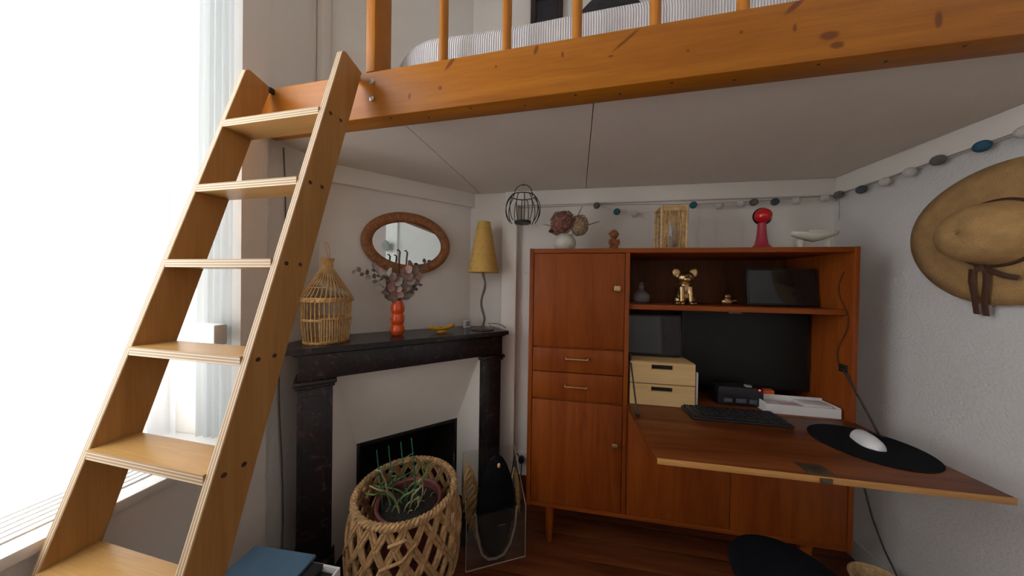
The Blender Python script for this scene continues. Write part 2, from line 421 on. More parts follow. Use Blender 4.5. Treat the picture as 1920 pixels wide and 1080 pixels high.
# ------------------------------------------------------------------ walls, ceiling
WY0, WY1, WZ0, WZ1, WXO = -.30, .81, .69, 2.80, -1.48    # window reveal in the left wall
mb = MB()
mb.box((XL, YF, 0), (XL-.42, -2.10, ZC)); mb.box((XL, -1.20, 0), (XL-.42, WY0, ZC)); mb.box((XL, -2.10, 0), (XL-.42, -1.20, WZ0-.029)); mb.box((XL, -2.10, WZ1), (XL-.42, -1.20, ZC)); mb.box((XL, WY0, 0), (XL-.42, WY1, WZ0-.029)); mb.box((XL, WY0, WZ1), (XL-.42, WY1, ZC))  # includes the opening of the added fill window
mb.box((XL, WY1, 0), (XL-.42, .90, ZC)); mb.box((XL-.03, .90, 0), (XL-.42, 1.45, ZC))
struct('wall_left', mb, 'plaster')
mb = MB(); a0 = dg(-.79, 0, 0); a1 = dg(.03, 0, 0); a2 = dg(.03, -.55, 0); a3 = dg(-.79, -.3, 0)
fb0, fb1, fbz = -.63, -.09, .44      # hole of the firebox
def dprism(t0, t1, d0, d1, z0, z1): 
    return [dg(t0, d0, 0).xy[:], dg(t1, d0, 0).xy[:], dg(t1, d1, 0).xy[:], dg(t0, d1, 0).xy[:]]
mb.prism(dprism(-.79, .03, 0, -.35, 0, 0), fbz, ZC)
mb.prism(dprism(-.79, fb0, 0, -.35, 0, 0), 0, fbz); mb.prism(dprism(fb1, .03, 0, -.35, 0, 0), 0, fbz)
struct('wall_chimney', mb, 'plaster')
struct('wall_back', MB().box((-.60, YB, 0), (XR+.12, YB+.12, ZC)), 'plaster')
struct('wall_right', MB().box((XR, YF, 0), (XR+.12, YB, ZC)), 'plaster_rough')
struct('wall_front', MB().box((XL-.42, YF-.12, 0), (XR+.12, YF, ZC)), 'plaster')
struct('ceiling', MB().box((XL-.42, YF-.25, ZC), (XR+.12, YB+.12, ZC+.1)), 'paint_white')
# ledger boards that carry the loft, chimney fascia, corner batten, pipe chase
struct('trim_1', MB().prism([dg(-.86, .005, 0).xy[:], dg(.06, .005, 0).xy[:], dg(-.02, .03, 0).xy[:], dg(-.835, .03, 0).xy[:]][::1], 1.735, 1.819), 'paint_white')
struct('trim_2', MB().box((-.34, 1.672, 1.733), (XR-.001, YB-.001, 1.819), .003), 'paint_white')
struct('trim_3', MB().box((XR-.024, .90, 1.735), (XR-.001, 1.671, 1.819), .003), 'paint_white')
struct('trim_4', MB().box((-.352, 1.655, 0), (-.262, YB-.001, 1.732), .004), 'paint_white')
struct('trim_5', MB().box((-1.135, 1.135, 1.86), (-1.10, 1.18, ZC-.001), .004), 'paint_white')
struct('baseboard_right', MB().box((XR-.014, YF+.01, .001), (XR-.001, YB-.02, .09), .003), 'paint_gloss')
struct('baseboard_back', MB().box((-.24, YB-.014, .001), (XR-.02, YB-.001, .09), .003), 'teak_dark')

# window 1 : deep reveal, frame, casements, panes
def bars(mb_, x0, x1, y0, y1, z0, z1, t): 
    mb_.box((x0, y0, z0), (x1, y0+t, z1), .004); mb_.box((x0, y1-t, z0), (x1, y1, z1), .004)
    mb_.box((x0, y0+t, z0), (x1, y1-t, z0+t), .004); mb_.box((x0, y0+t, z1-t), (x1, y1-t, z1), .004)
def make_window(name, WY0, WY1):
    wn = struct(name, MB().box((WXO+.04, WY0+.002, WZ0-.028), (XL+.022, WY1-.002, WZ0), .006), 'paint_gloss')
    mb = MB(); bars(mb, WXO, WXO+.05, WY0+.003, WY1-.003, WZ0-.025, WZ1-.003, .05); part('window_frame', mb, 'paint_gloss', wn)
    ymid = (WY0+WY1)/2
    for (ya, yb) in ((WY0+.055, ymid-.002), (ymid+.002, WY1-.055)):
        mb = MB(); bars(mb, WXO+.006, WXO+.046, ya, yb, WZ0+.028, WZ1-.055, .055)
        for q in (1, 2):
            zz = WZ0+.055 + q*(WZ1-WZ0-.11)/3; mb.box((WXO+.012, ya+.055, zz-.014), (WXO+.040, yb-.055, zz+.014), .003)
        cs = part('casement', mb, 'paint_gloss', wn)
        for q in range(3):
            zz = WZ0+.055 + q*(WZ1-WZ0-.11)/3; z2 = WZ0+.055 + (q+1)*(WZ1-WZ0-.11)/3; xx = WXO+.024
            pn = MB(); pn.add([(xx, ya+.05, zz+.01), (xx, yb-.05, zz+.01), (xx, yb-.05, z2-.01), (xx, ya+.05, z2-.01)], [(0, 1, 2, 3)])
            part('pane', pn, 'window_glass', cs, smooth=0)
    part('espagnolette', MB().box((WXO+.0465, ymid-.012, 1.55), (WXO+.062, ymid+.012, 1.75), .004), 'paint_gloss', wn)
    return wn
wn = make_window('window_1', WY0, WY1)
make_window('fill_window', -2.10, -1.20)  # unseen window added behind the camera to brighten the fireplace side
# slatted sill grille: slats are pieces of the sill
sl = mesh_of('sill_slat', MB().box((-.009, -.38, 0), (.009, .38, .004), .0015), 'paint_gloss')
for k in range(6):
    o = bpy.data.objects.new('sill_slat', sl); COL.objects.link(o); o.parent = wn; o.location = (-1.155-.024*k, .26, WZ0)
# door seen only in the mirror
dr = struct('door_1', MB().box((XR-.02, -1.16, .005), (XR-.001, -.42, 2.30), .004), 'door_mauve')
part('door_casing', MB().box((XR-.045, -.42, .005), (XR-.001, -.23, 2.42), .004).box((XR-.045, -1.30, .005), (XR-.001, -1.16, 2.42), .004).box((XR-.045, -1.16, 2.30), (XR-.001, -.42, 2.42), .004), 'paint_gloss', dr)
part('door_handle', MB().cyl((XR-.02, -1.09, 1.02), (XR-.07, -1.09, 1.02), .008).box((XR-.078, -1.10, 1.008), (XR-.066, -.98, 1.03), .004), 'steel', dr)

# sheer curtain over the window and the drape gathered at the reveal
def curtain(name, p0, p1, z0, z1, folds, amp, m_, label, nz=8, n=None):
    p0, p1 = Vector(p0), Vector(p1); d = (p1-p0); L = d.length; d.normalize(); nn = Vector((-d.y, d.x))
    n = n or folds*10; grid = []
    for j in range(nz+1):
        row = []; f = j/nz
        for i in range(n+1):
            s = i/n; ph = s*folds*2*PI + .6*sin(3*s+f*1.2)
            q = p0 + d*(s*L) + nn*(amp*(.5+.5*f)*sin(ph) + .3*amp*sin(2.3*ph+1))
            row.append(Vector((q.x, q.y, z1+(z0-z1)*f)))
        grid.append(row)
    return single(name, MB().sheet(grid), m_, label, 'curtain', smooth=60)
curtain('sheer_curtain', (-1.35, -.28), (-1.35, .775), .70, 2.74, 13, .012, 'sheer_fabric', 'white sheer curtain glowing with daylight across the window')
curtain('gathered_curtain', (-1.275, .788), (-1.118, .792), .70, 2.74, 5, .009, 'sheer_drape', 'pale sheer drape gathered at the edge of the window reveal beside the ladder')
mb = MB().cyl((-1.30, WY0+.001, 2.76), (-1.30, WY1-.001, 2.76), .009)
single('curtain_rod', mb, 'paint_gloss', 'thin white curtain rod across the top of the window reveal', 'curtain rod')
single('wall_box', MB().box((-1.215, .735, 1.035), (-1.114, .775, 1.105), .006), 'paint_gloss', 'small white box on the window reveal behind the ladder', 'box')
# ------------------------------------------------------------------ fireplace
fp = thing('fireplace', 'black veined marble fireplace with white splayed surround built across the corner', 'fireplace', (-.80, 1.28, 0))
SH = .993
def fpp(name, mb, m_, parent=None, **k): return part(name, mb, m_, parent or fp, world_co=True, **k)
def dpoly(pts): return [dg(t, d, 0).xy[:] for t, d in pts]
def dbox(mb, t0, t1, d0, d1, z0, z1, bev=.003):
    MM = Matrix(((TD.x, ND.x, 0, C1.x), (TD.y, ND.y, 0, C1.y), (0, 0, 1, 0), (0, 0, 0, 1)))
    return mb.box((t0, d0, z0), (t1, d1, z1), bev, MM)
# shelf clipped by the neighbouring walls
mb = MB()
shp = [(-.885, .29), (.112, .29)]
e = dg(.112, .29, 0); s_ = (1.694-e.y)/ (-ND.y); q = e - ND*s_
mb.prism([dg(-.885, .29, 0).xy[:], e.xy[:], q.xy[:], (-.57, 1.694), dg(-.74, .003, 0).xy[:], (-1.132, 1.035), dg(-.885, .12, 0).xy[:]], SH-.022, SH)
fpp('mantel_shelf', mb, 'black_marble')
mb = MB(); dbox(mb, -.845, .095, .19, .252, .855, SH-.0225, .004); fpp('frieze', mb, 'black_marble')
mb = MB(); dbox(mb, -.862, .105, .19, .268, SH-.034, SH-.0225, .004); fpp('moulding', mb, 'black_marble')
for (ta, tb) in ((-.848, -.728), (-.022, .092)):
    mb = MB(); dbox(mb, ta, tb, .10, .245, .0, .822, .004); dbox(mb, ta-.012, tb+.012, .11, .258, .0, .10, .004); pl = fpp('pilaster', mb, 'black_marble')
    mb = MB(); dbox(mb, ta-.014, tb+.014, .12, .268, .836, .8545, .005); dbox(mb, ta-.007, tb+.007, .12, .258, .8225, .8355, .004); fpp('capital', mb, 'black_marble')
    mb = MB(); dbox(mb, ta+.02, tb-.02, .2452, .2485, .14, .79, .003); fpp('panel', mb, 'black_marble', pl)
# return cheeks behind the pilasters
for (ta, tb) in ((-.83, -.742), (-.008, .03)): fpp('cheek', dbox(MB(), ta, tb, .002, .0995, 0, .95, 0), 'black_marble')
# white splays
A = lambda t, d, z: dg(t, d, z)
o_l, o_r, o_t = -.728, -.022, .853; i_l, i_r, i_t, i_d = -.622, -.10, .447, .06
def slab(q, th=-.012):
    n = (q[1]-q[0]).cross(q[3]-q[0]).normalized(); return [p + n*th for p in q]
for nm, q in (('top_splay', [A(o_l, .20, o_t), A(o_r, .20, o_t), A(i_r, i_d, i_t), A(i_l, i_d, i_t)]),
              ('side_splay', [A(o_l, .20, .0), A(o_l, .20, o_t), A(i_l, i_d, i_t), A(i_l, i_d, .0)]),
              ('side_splay', [A(o_r, .20, o_t), A(o_r, .20, .0), A(i_r, i_d, .0), A(i_r, i_d, i_t)])):
    mb = MB(); mb.add(q, [(0, 1, 2, 3)]); fpp(nm, mb, 'paint_white')
mb = MB(); dbox(mb, i_l-.02, i_l+.012, .045, .063, .0, i_t+.014, .002); dbox(mb, i_r-.012, i_r+.02, .045, .063, .0, i_t+.014, .002); dbox(mb, i_l+.012, i_r-.012, .045, .063, i_t-.012, i_t+.014, .002)
fpp('opening_frame', mb, 'dark_metal')
# firebox
mb = MB()
FB = [A(i_l, .045, 0), A(i_r, .045, 0), A(i_r-.06, -.30, 0), A(i_l+.06, -.30, 0)]
FT = [p + Vector((0, 0, .438)) for p in FB]
mb.add(FB+FT, [(3, 2, 6, 7), (0, 3, 7, 4), (2, 1, 5, 6), (4, 5, 6, 7)]); fpp('firebox', mb, 'soot_and_shade')
mb = MB(); mb.prism(dpoly([(-.83, .40), (.09, .40), (.09, .0), (-.62, .0), (-.62, -.30), (-.10, -.30)][:3]+[(-.83, .0)]), -.010, .0022); fpp('hearth', mb, 'black_marble')
# cable running down between the window wall and the chimney
pts = [(-1.128, .975+.012*sin(k*.9), 1.80-.175*k) for k in range(11)]
single('wall_cable', MB().tube(pts, .0028, 6), 'felt_grey', 'thin grey cable running down the recessed wall behind the ladder', 'cable')

# ------------------------------------------------------------------ loft bed (local frame follows the beam)
loft = thing('loft_bed', 'loft bed platform with thick orange pine beam and round balusters over white panelled underside', 'loft bed', (0, 0, 1.80), LA)
BZ = .152
part('beam', MB().box((-1.146, .812, 0), (1.340, .878, BZ), .004), 'pine', loft)
part('post', MB().box((-.687, .812, BZ+.001), (-.653, .898, BZ+.75), .003), 'pine_v', loft)
bal = None
for k in range(9):
    xx = -.422+.2105*k
    if xx > 1.30: break
    if bal is None:
        bal = part('baluster', MB().cyl((0, 0, 0), (0, 0, .70), .0145, 20), 'pine_v', loft); bal.location = (xx, .843, BZ)
    else: inst(bal, loft, T3(xx, .843, BZ))
part('top_rail', MB().box((-.652, .822, BZ+.70), (1.340, .866, BZ+.76), .008), 'pine', loft)
for (xx, zz) in ((-.662, .118), (-.662, .062)):
    part('bolt', MB().lathe([(0, 0), (.0085, .0), (.0085, .002), (.005, .005), (0, .006)], 14, T3(xx, .812, zz) @ Matrix.Rotation(PI/2, 4, 'X')), 'steel', loft)
mb = MB()
for k in range(11):
    mb.ball((-.60+.145*k+.02*sin(5*k), .827+.02*(k % 2), -.0005), (.004, .003, .0012), 8, 4)
part('screw_heads', mb, 'dark_metal', loft, kind='stuff')
# deck panels between beam and walls (world coordinates)
def deck(poly): return part('deck_panel', MB().prism(poly, 1.820, 1.838), 'deck_white', loft, world_co=True)
deck([(-1.138, .93), (-.5615, .905), (-.510, 1.585), (-.512, 1.699), (-.60, 1.64), (-1.105, 1.17)])
deck([(-.5585, .905), (.089, .878), (.135, 1.699), (-.505, 1.699), (-.507, 1.585)])
deck([(.092, .878), (1.379, .823), (1.379, 1.699), (.138, 1.699)])

# mattress under ribbed white spread
ms = thing('mattress', 'white mattress under a finely ribbed bedspread on the loft', 'mattress', (.35, 1.30, 1.84))
grid = []
x0, x1, y0, ybk, z0, z1 = -.650, 1.365, .915, 1.655, 1.842, 2.150
N = 200
for i in range(N+1):
    s = i/N; x = x0 + (x1-x0)*s
    y1 = min(ybk, 1.66+(x+.565)*.93)
    q = min(1., (x-x0)/.22); drop = 1-math.sqrt(max(0., 1-(1-q)**2.2)) if q < 1 else 0
    ztop = z1 + .012*sin(5*x) - .19*drop
    ins = .10*drop
    row = []
    R_ = .075
    row.append((x, y0+ins, z0)); row.append((x, y0+ins-.006, z0+.08*(1-drop)))
    for k in range(9):
        a = PI/2*k/8; rr = R_*(1-.4*drop); row.append((x, y0+ins+rr*(1-cos(a))-.006*(1-k/8), ztop-rr+rr*sin(a)))
    for k in range(1, 6): row.append((x, y0+ins+R_+(y1-y0-ins-R_)*k/6, ztop+.006*sin(3*x+k)))
    row.append((x, y1, ztop-.03)); row.append((x, y1, z0))
    grid.append(row)
mb = MB().sheet(grid)
nrow = len(grid[0])
mb.f.append(tuple(range(nrow))); mb.m.append(0); mb.f.append(tuple(N*nrow+k for k in range(nrow-1, -1, -1))); mb.m.append(0)
part('bedspread', mb, 'bedspread', ms, world_co=True, smooth=60)
# rib relief comes from fine bump waves along the bed
nt = MATS['bedspread'].node_tree; bs = nt.nodes['Principled BSDF']
tc = nt.nodes.new('ShaderNodeTexCoord'); sp = nt.nodes.new('ShaderNodeSeparateXYZ'); nt.links.new(tc.outputs['Object'], sp.inputs[0])
mu = nt.nodes.new('ShaderNodeMath'); mu.operation = 'MULTIPLY'; mu.inputs[1].default_value = 2*PI/.0078; nt.links.new(sp.outputs[0], mu.inputs[0])
sn = nt.nodes.new('ShaderNodeMath'); sn.operation = 'SINE'; nt.links.new(mu.outputs[0], sn.inputs[0])
bp = nt.nodes.new('ShaderNodeBump'); bp.inputs['Strength'].default_value = .55; bp.inputs['Distance'].default_value = .003
nt.links.new(sn.outputs[0], bp.inputs['Height']); nt.links.new(bp.outputs['Normal'], bs.inputs['Normal'])
# things on and above the bed
pf = thing('picture_frame', 'dark framed picture on the back wall above the loft bed', 'picture frame', (-.107, 1.69, 2.60))
mb = MB(); x0, x1, z0, z1 = -.203, -.012, 2.60, 2.98
for a_, b_ in (((x0, z0), (x0+.03, z1)), ((x1-.03, z0), (x1, z1)), ((x0+.03, z0), (x1-.03, z0+.03)), ((x0+.03, z1-.03), (x1-.03, z1))): mb.box((a_[0], 1.672, a_[1]), (b_[0], 1.698, b_[1]), .003)
part('frame', mb, 'bark_dark', pf, world_co=True)
part('picture', MB().box((x0+.03, 1.685, z0+.03), (x1-.03, 1.692, z1-.03)), 'cushion_dark', pf, world_co=True)
cs_ = MB().ball((0, 0, 0), (.23, .085, .325), 28, 18)
single('cushion', cs_, 'cushion_dark', 'dark cushion standing upright against the back wall behind the white mattress', 'cushion', (.235, 1.56, 2.482))

# ------------------------------------------------------------------ ladder
lad = thing('loft_ladder', 'golden plywood ladder with broad flat treads leaning against the loft beam', 'ladder', (0, 0, 0), LA)
def yf(z): return .5406 + .280*(z-1.301)
WD = .084
def stringer(x0, x1):
    zt = 1.958; zb = 0.0
    pr = [(yf(zb), zb), (yf(zb)+WD, zb), (yf(zt-.012)+WD-.001, zt-.012), (yf(zt)+.012, zt+.004), (yf(zt), zt-.004)]
    mb = MB(); n = len(pr)
    vs = [(x0, a, c) for a, c in pr]+[(x1, a, c) for a, c in pr]
    mb.add(vs, [tuple(range(n)), tuple(range(2*n-1, n-1, -1))])
    mb.mi = 1
    mb.f += [(i, n+i, n+(i+1) % n, (i+1) % n) for i in range(n)]; mb.m += [1]*n
    o = part('stringer', mb, ['ply', 'ply_edge_x'], lad, smooth=0)
    bv = o.modifiers.new('bevel', 'BEVEL'); bv.width = .0022; bv.segments = 2
    return o
xRo, xRi, xLi, xLo = -.694, -.715, -1.073, -1.094
sR = stringer(xRi, xRo); sL = stringer(xLo, xLi)
zk = [1.751-.2225*k for k in range(8)]
td = None
for z in zk:
    mb = MB(); 
    mb.box((xLi+.0002, -.004, -.021), (xRi-.0002, WD-.006, 0))
    # layered front edge
    mb.m = [1 if all(abs(mb.v[i][1]+.004) < 1e-6 for i in f) else 0 for f in mb.f]
    if td is None:
        td = part('tread', mb, ['ply_tread', 'ply_edge_z'], lad, smooth=0); td.location = (0, yf(z), z)
    else: inst(td, lad, T3(0, yf(z), z))
    # screws through the right stringer, plugs visible on its outer face
sc_ = None
for z in zk:
    for dy in (.020, .056):
        zz = z-.010; 
        Mx = T3(xRo, yf(zz)+dy, zz)
        if sc_ is None:
            sc_ = part('screw_plug', MB().lathe([(0, .0006), (.0052, .0006), (.0056, -.002), (0, -.002)], 12, Matrix.Rotation(PI/2, 4, 'Y')), 'ribbon_brown', sR); sc_.matrix_local = Mx
        else: inst(sc_, sR, Mx)
for xx in (xRi-.004, xLi+.004):
    part('bracket', MB().box((xx-.004, .7955, 1.925), (xx+.004, .8115, 1.945), .002), 'dark_metal', lad)

# ------------------------------------------------------------------ secretary cabinet
CX0, CX1, CY0, CY1, CZ0, CZ1 = -.147, 1.180, 1.340, 1.695, .192, 1.429
cab = thing('secretary_cabinet', 'reddish teak secretary cabinet with open shelves and fold-down desk leaf on tapered legs', 'cabinet', (.516, 1.52, 0))
def cp(name, mb, m_, parent=None, **k): return part(name, mb, m_, parent or cab, world_co=True, **k)
DX = .300      # divider centre
cp('side_panel', MB().box((CX0, CY0, CZ0), (CX0+.020, CY1, CZ1), .002), 'teak')
cp('side_panel', MB().box((CX1-.020, CY0, CZ0), (CX1, CY1, CZ1), .002), 'teak')
cp('top_panel', MB().box((CX0+.0205, CY0+.002, CZ1-.022), (CX1-.0205, CY1, CZ1-.001), .002), 'teak_x')
cp('bottom_panel', MB().box((CX0+.0205, CY0+.002, CZ0), (CX1-.0205, CY1, CZ0+.02), .002), 'teak_x')
cp('divider', MB().box((DX-.010, CY0+.001, CZ0+.0205), (DX+.010, CY1-.01, CZ1-.0225), .002), 'teak')
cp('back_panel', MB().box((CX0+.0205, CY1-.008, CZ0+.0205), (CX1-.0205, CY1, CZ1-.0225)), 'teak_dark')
xi0, xi1 = DX+.0105, CX1-.0205
cp('shelf', MB().box((xi0, CY0+.022, 1.150), (xi1, CY1-.0085, 1.172), .002), 'teak_x')
cp('desk_floor', MB().box((xi0, CY0+.002, .700), (xi1, CY1-.0085, .7215), .001), 'teak_leaf')
cp('rail', MB().box((CX0+.0205, CY0+.012, .953), (DX-.0105, CY1-.01, .970), .001), 'teak_x')
cp('rail', MB().box((CX0+.0205, CY0+.012, .700), (DX-.0105, CY1-.01, .716), .001), 'teak_x')
cp('latch', MB().box((.725, CY0+.021, 1.1425), (.775, CY0+.05, 1.1495), .002), 'lock_metal')
lx0, lx1 = CX0+.0225, DX-.0125
def knob(x, z, parent):
    mb = MB().box((x-.014, CY0-.022, z-.013), (x+.014, CY0-.012, z+.013), .004).box((x-.006, CY0-.012, z-.006), (x+.006, CY0+.0005, z+.006), .001)
    cp('knob', mb, 'brass', parent)
def pull(x, z, parent):
    mb = MB().box((x-.052, CY0-.020, z-.0035), (x+.052, CY0-.013, z+.0035), .002)
    for s in (-1, 1): mb.box((x+s*.049-.003, CY0-.018, z-.004), (x+s*.049+.003, CY0+.0005, z+.008), .001)
    cp('handle', mb, 'brass', parent)
d1 = cp('door', MB().box((lx0, CY0, .966), (lx1, CY0+.018, CZ1-.0245), .002), 'teak'); knob(.252, 1.243, d1)
w1 = cp('drawer', MB().box((lx0, CY0, .846), (lx1, CY0+.018, .957), .002), 'teak'); pull(.080, .912, w1)
w2 = cp('drawer', MB().box((lx0, CY0, .718), (lx1, CY0+.018, .842), .002), 'teak'); pull(.078, .782, w2)
d2 = cp('door', MB().box((lx0, CY0, CZ0+.022), (lx1, CY0+.018, .708), .002), 'teak'); knob(.254, .530, d2)
xm = .735
for (xa, xb) in ((xi0+.002, xm-.0012), (xm+.0012, xi1-.002)):
    cp('door', MB().box((xa, CY0, CZ0+.022), (xb, CY0+.018, .692), .002), 'teak')
leaf = cp('desk_leaf', MB().box((DX+.006, .934, .7025), (1.172, CY0-.003, .7215), .003), 'teak_leaf')
cp('leaf_edge', MB().box((DX+.006, .930, .7025), (1.172, .9335, .7210), .001), 'teak_edge', leaf)
cp('lock_plate', MB().box((.715, .937, .7217), (.785, .990, .7232), .0006), 'lock_metal', leaf)
cp('keyhole_plate', MB().box((.735, .926, .7050), (.765, .9297, .7180), .001), 'lock_metal', leaf)
for x in (CX1-.030, DX+.022):
    mb = MB().tube([(x, CY0+.03, .930), (x, CY0+.005, .905), (x, 1.225, .7265)], .0036, 8).box((x-.008, 1.212, .7217), (x+.008, 1.240, .729), .001)
    mb.box((x-.004 if x < .7 else x+.002, CY0+.015, .915), (x+.004 if x < .7 else x+.0095, CY0+.045, .945), .001)
    cp('stay_arm', mb, 'dark_metal')
for x in (-.034, 1.046):
    for yy in (CY0+.045, CY1-.05):
        s = -1 if x < .5 else 1
        mb = MB().lathe([(.013, 0), (.014, .004), (.026, CZ0-.001)], 18, T3(x+s*.0, yy, 0)); 
        cp('leg', mb, 'teak')
# cable clipped along the inside of the right side panel
pts = []
for k in range(25):
    s = k/24; pts.append((CX1-.026, CY0+.035+.022*sin(s*9), 1.33-.40*s))
single('side_cable', MB().tube(pts, .0016, 6), 'ribbon_brown', 'dark cable snaking down the inside of the right cabinet side', 'cable')
pts = [(1.25, 1.42, .62), (1.25, 1.387, .456), (1.25, 1.35, .341), (1.255, 1.31, .249), (1.27, 1.27, .16), (1.30, 1.22, .07), (1.31, 1.17, .006), (1.28, 1.0, .0045)]
single('floor_cable', MB().tube(pts, .003, 6), 'black_wire', 'black cable hanging down to the floor by the right wall', 'cable')
# ------------------------------------------------------------------ on the mantel
MZ = SH
# wicker birdcage
bc = thing('wicker_cage', 'wicker birdcage with pointed roof standing at the left end of the black mantel', 'birdcage', dg(-.752, .155, MZ), DA)
R0 = .092
def cage_r(z): 
    return R0*(.93+.10*min(1, z/.06)) if z < .185 else R0*1.0
mb = MB()
for k in range(34):
    a = 2*PI*k/34; mb.tube([((R0*(.90+.09*min(1, q/2))) * cos(a), (R0*(.90+.09*min(1, q/2)))*sin(a), .004+.19*q/5) for q in range(6)], .0024, 5)
part('bars', mb, 'wicker', bc)
mb = MB()
for k in range(34):
    a = 2*PI*k/34
    pr = [(1.12, .178), (1.04, .198), (.90, .222), (.68, .255), (.46, .286), (.28, .312), (.20, .326), (.18, .336), (.28, .364)]
    mb.tube([(R0*r*cos(a+.04*i), R0*r*sin(a+.04*i), z) for i, (r, z) in enumerate(pr)], .0024, 5)
part('roof', mb, 'wicker', bc)
def hoop(z, r, th, n=3, dz=.0045, mb=None):
    mb = mb or MB()
    for q in range(n): mb.tube([(r*cos(2*PI*i/36), r*sin(2*PI*i/36), z+q*dz+.0012*sin(9*i)) for i in range(36)], th, 6, closed=True)
    return mb
for (z, r, th_, n_) in ((.003, .92, .0035, 2), (.098, 1.01, .003, 2), (.178, 1.06, .0036, 4), (.236, .80, .0022, 1), (.328, .21, .003, 3)): part('hoop', hoop(z, R0*r, th_, n_), 'wicker', bc, kind='stuff' if n_ > 1 else None)
mb = MB().lathe([(0, 0), (R0*.9, 0), (R0*.9, .004), (0, .004)], 28); part('base', mb, 'wicker', bc)
mb = MB()
for k in range(9):
    a = -1.75+.095*k; mb.tube([(R0*1.06*cos(a), R0*1.06*sin(a), .006), (R0*1.06*cos(a), R0*1.06*sin(a), .112)], .0024, 5)
for z in (.012, .106): mb.tube([(R0*1.06*cos(-1.78+.08*k), R0*1.06*sin(-1.78+.08*k), z) for k in range(11)], .0026, 5)
part('door', mb, 'wicker', bc)
mb = MB().tube([(.006*sin(PI*k/12)*(1 if 1 else 0)+.006*cos(2*PI*k/24), .0, .345+.090*sin(PI*k/24)) for k in range(25)], .0018, 6)
part('hanging_loop', mb, 'wicker', bc)
# orange triple ball vase
vp = dg(-.458, .150, MZ)
vs_ = thing('ball_vase', 'glossy orange vase of three stacked balls on the black mantel', 'vase', vp)
pr = [(0, .001), (.022, .001), (.030, .008), (.035, .026), (.030, .046), (.025, .054), (.031, .064), (.0345, .082), (.030, .101), (.025, .109), (.031, .119), (.0335, .135), (.029, .153), (.0225, .167), (.020, .174), (.017, .172), (.018, .15)]
part('body', MB().lathe(pr, 32), 'orange_glaze', vs_)
bq = thing('dried_bouquet', 'dried eucalyptus bouquet spreading from the orange ball vase before the mirror', 'dried flowers', vp)
leaf_me = {}
def leaf_mesh(nm, m_, w_, l_):
    grid = []
    for i in range(5):
        f = i/4; ww = w_*math.sqrt(max(0.004, sin(PI*min(.98, max(.03, f)))))
        grid.append([(s*ww, l_*f, .18*w_*abs(s)+.12*l_*f*f) for s in (-1, 0, 1)])
    mb = MB().sheet(grid); return mesh_of(nm, mb, m_, smooth=60)
lv = [leaf_mesh('leaf', 'euc_leaf', .0085, .022), leaf_mesh('leaf', 'euc_pale', .012, .026), leaf_mesh('leaf', 'euc_pink', .014, .025)]
rnd = random.Random(3)
def stem_curve(p1, bend, n=8):
    p0 = Vector((0, 0, .16)); p1 = Vector(p1); c = p0.lerp(p1, .5)+Vector(bend)
    return [p0*(1-t)**2 + c*2*t*(1-t) + p1*t*t for t in [i/n for i in range(n+1)]]
def bL(t, d, z): v = TD*t+ND*d; return Vector((v.x, v.y, z))      # offset from the vase in mantel directions
stems = [(bL(-.195, .02, .315), bL(.02, 0, .055), 0, 9, .35), (bL(-.12, .03, .335), bL(0, 0, .02), 0, 6, .5), (bL(.150, .0, .385), bL(-.02, 0, .03), 0, 8, .45),
         (bL(.085, .05, .315), bL(.01, 0, .02), 1, 7, .25), (bL(-.06, .06, .30), bL(0, 0, .01), 1, 8, .25), (bL(.02, .07, .325), bL(.01, 0, 0), 2, 8, .3),
         (bL(-.035, .0, .34), bL(-.01, 0, 0), 0, 7, .3), (bL(.06, .02, .35), bL(.0, 0, 0), 2, 7, .3), (bL(-.085, .05, .25), bL(0, 0, .01), 1, 6, .3), (bL(.095, .04, .26), bL(0, 0, .01), 0, 6, .3), (bL(.0, .05, .29), bL(0, 0, 0), 2, 7, .2),
         (bL(.035, .06, .285), bL(0, 0, 0), 1, 7, .15), (bL(-.03, .07, .27), bL(0, 0, 0), 2, 7, .15), (bL(.05, .03, .24), bL(0, 0, 0), 1, 6, .1), (bL(-.05, .02, .23), bL(0, 0, 0), 1, 6, .1)]
mb = MB()
for p1, bend, kind_, n_, st in stems:
    c = stem_curve(p1, bend, 10); mb.tube(c, [.0014]*6+[.001]*5, 5)
    for q in range(n_):
        t = st + (1-st)*(q+.5)/n_; i = min(9, int(t*10)); p = c[i].lerp(c[i+1], t*10-i)
        o = bpy.data.objects.new('leaf', lv[kind_ if rnd.random() > .2 else rnd.randint(0, 2)]); COL.objects.link(o); o.parent = bq
        o.location = p; sc = rnd.uniform(.85, 1.25)*(1.0 if kind_ == 0 else 1.45); o.scale = (sc, sc, sc)
        dirv = (c[min(10, i+1)]-c[i]).normalized(); side = dirv.cross(Vector((ND.x, ND.y, 0))).normalized()*(1 if q % 2 else -1)
        yv = (side*.9+dirv*.6+ND*rnd.uniform(-.2, .5)).normalized(); zv = (ND+Vector((rnd.uniform(-.5, .5), rnd.uniform(-.5, .5), rnd.uniform(-.2, .8)))).normalized()
        xv = yv.cross(zv).normalized(); zv = xv.cross(yv)
        o.rotation_euler = Matrix((xv, yv, zv)).transposed().to_euler()
part('stems', mb, 'stem_brown', bq)
for t in (.005, .040):
    pts = [bL(t*.5, .01, .17), bL(t*.9, .0, .30), bL(t, .0, .385), bL(t+.003, 0, .415), bL(t-.003, 0, .425), bL(t-.012, 0, .423)]
    part('seed_tendril', MB().tube(pts, [.0015, .003, .0042, .0045, .004, .003], 7), 'stem_brown', bq)
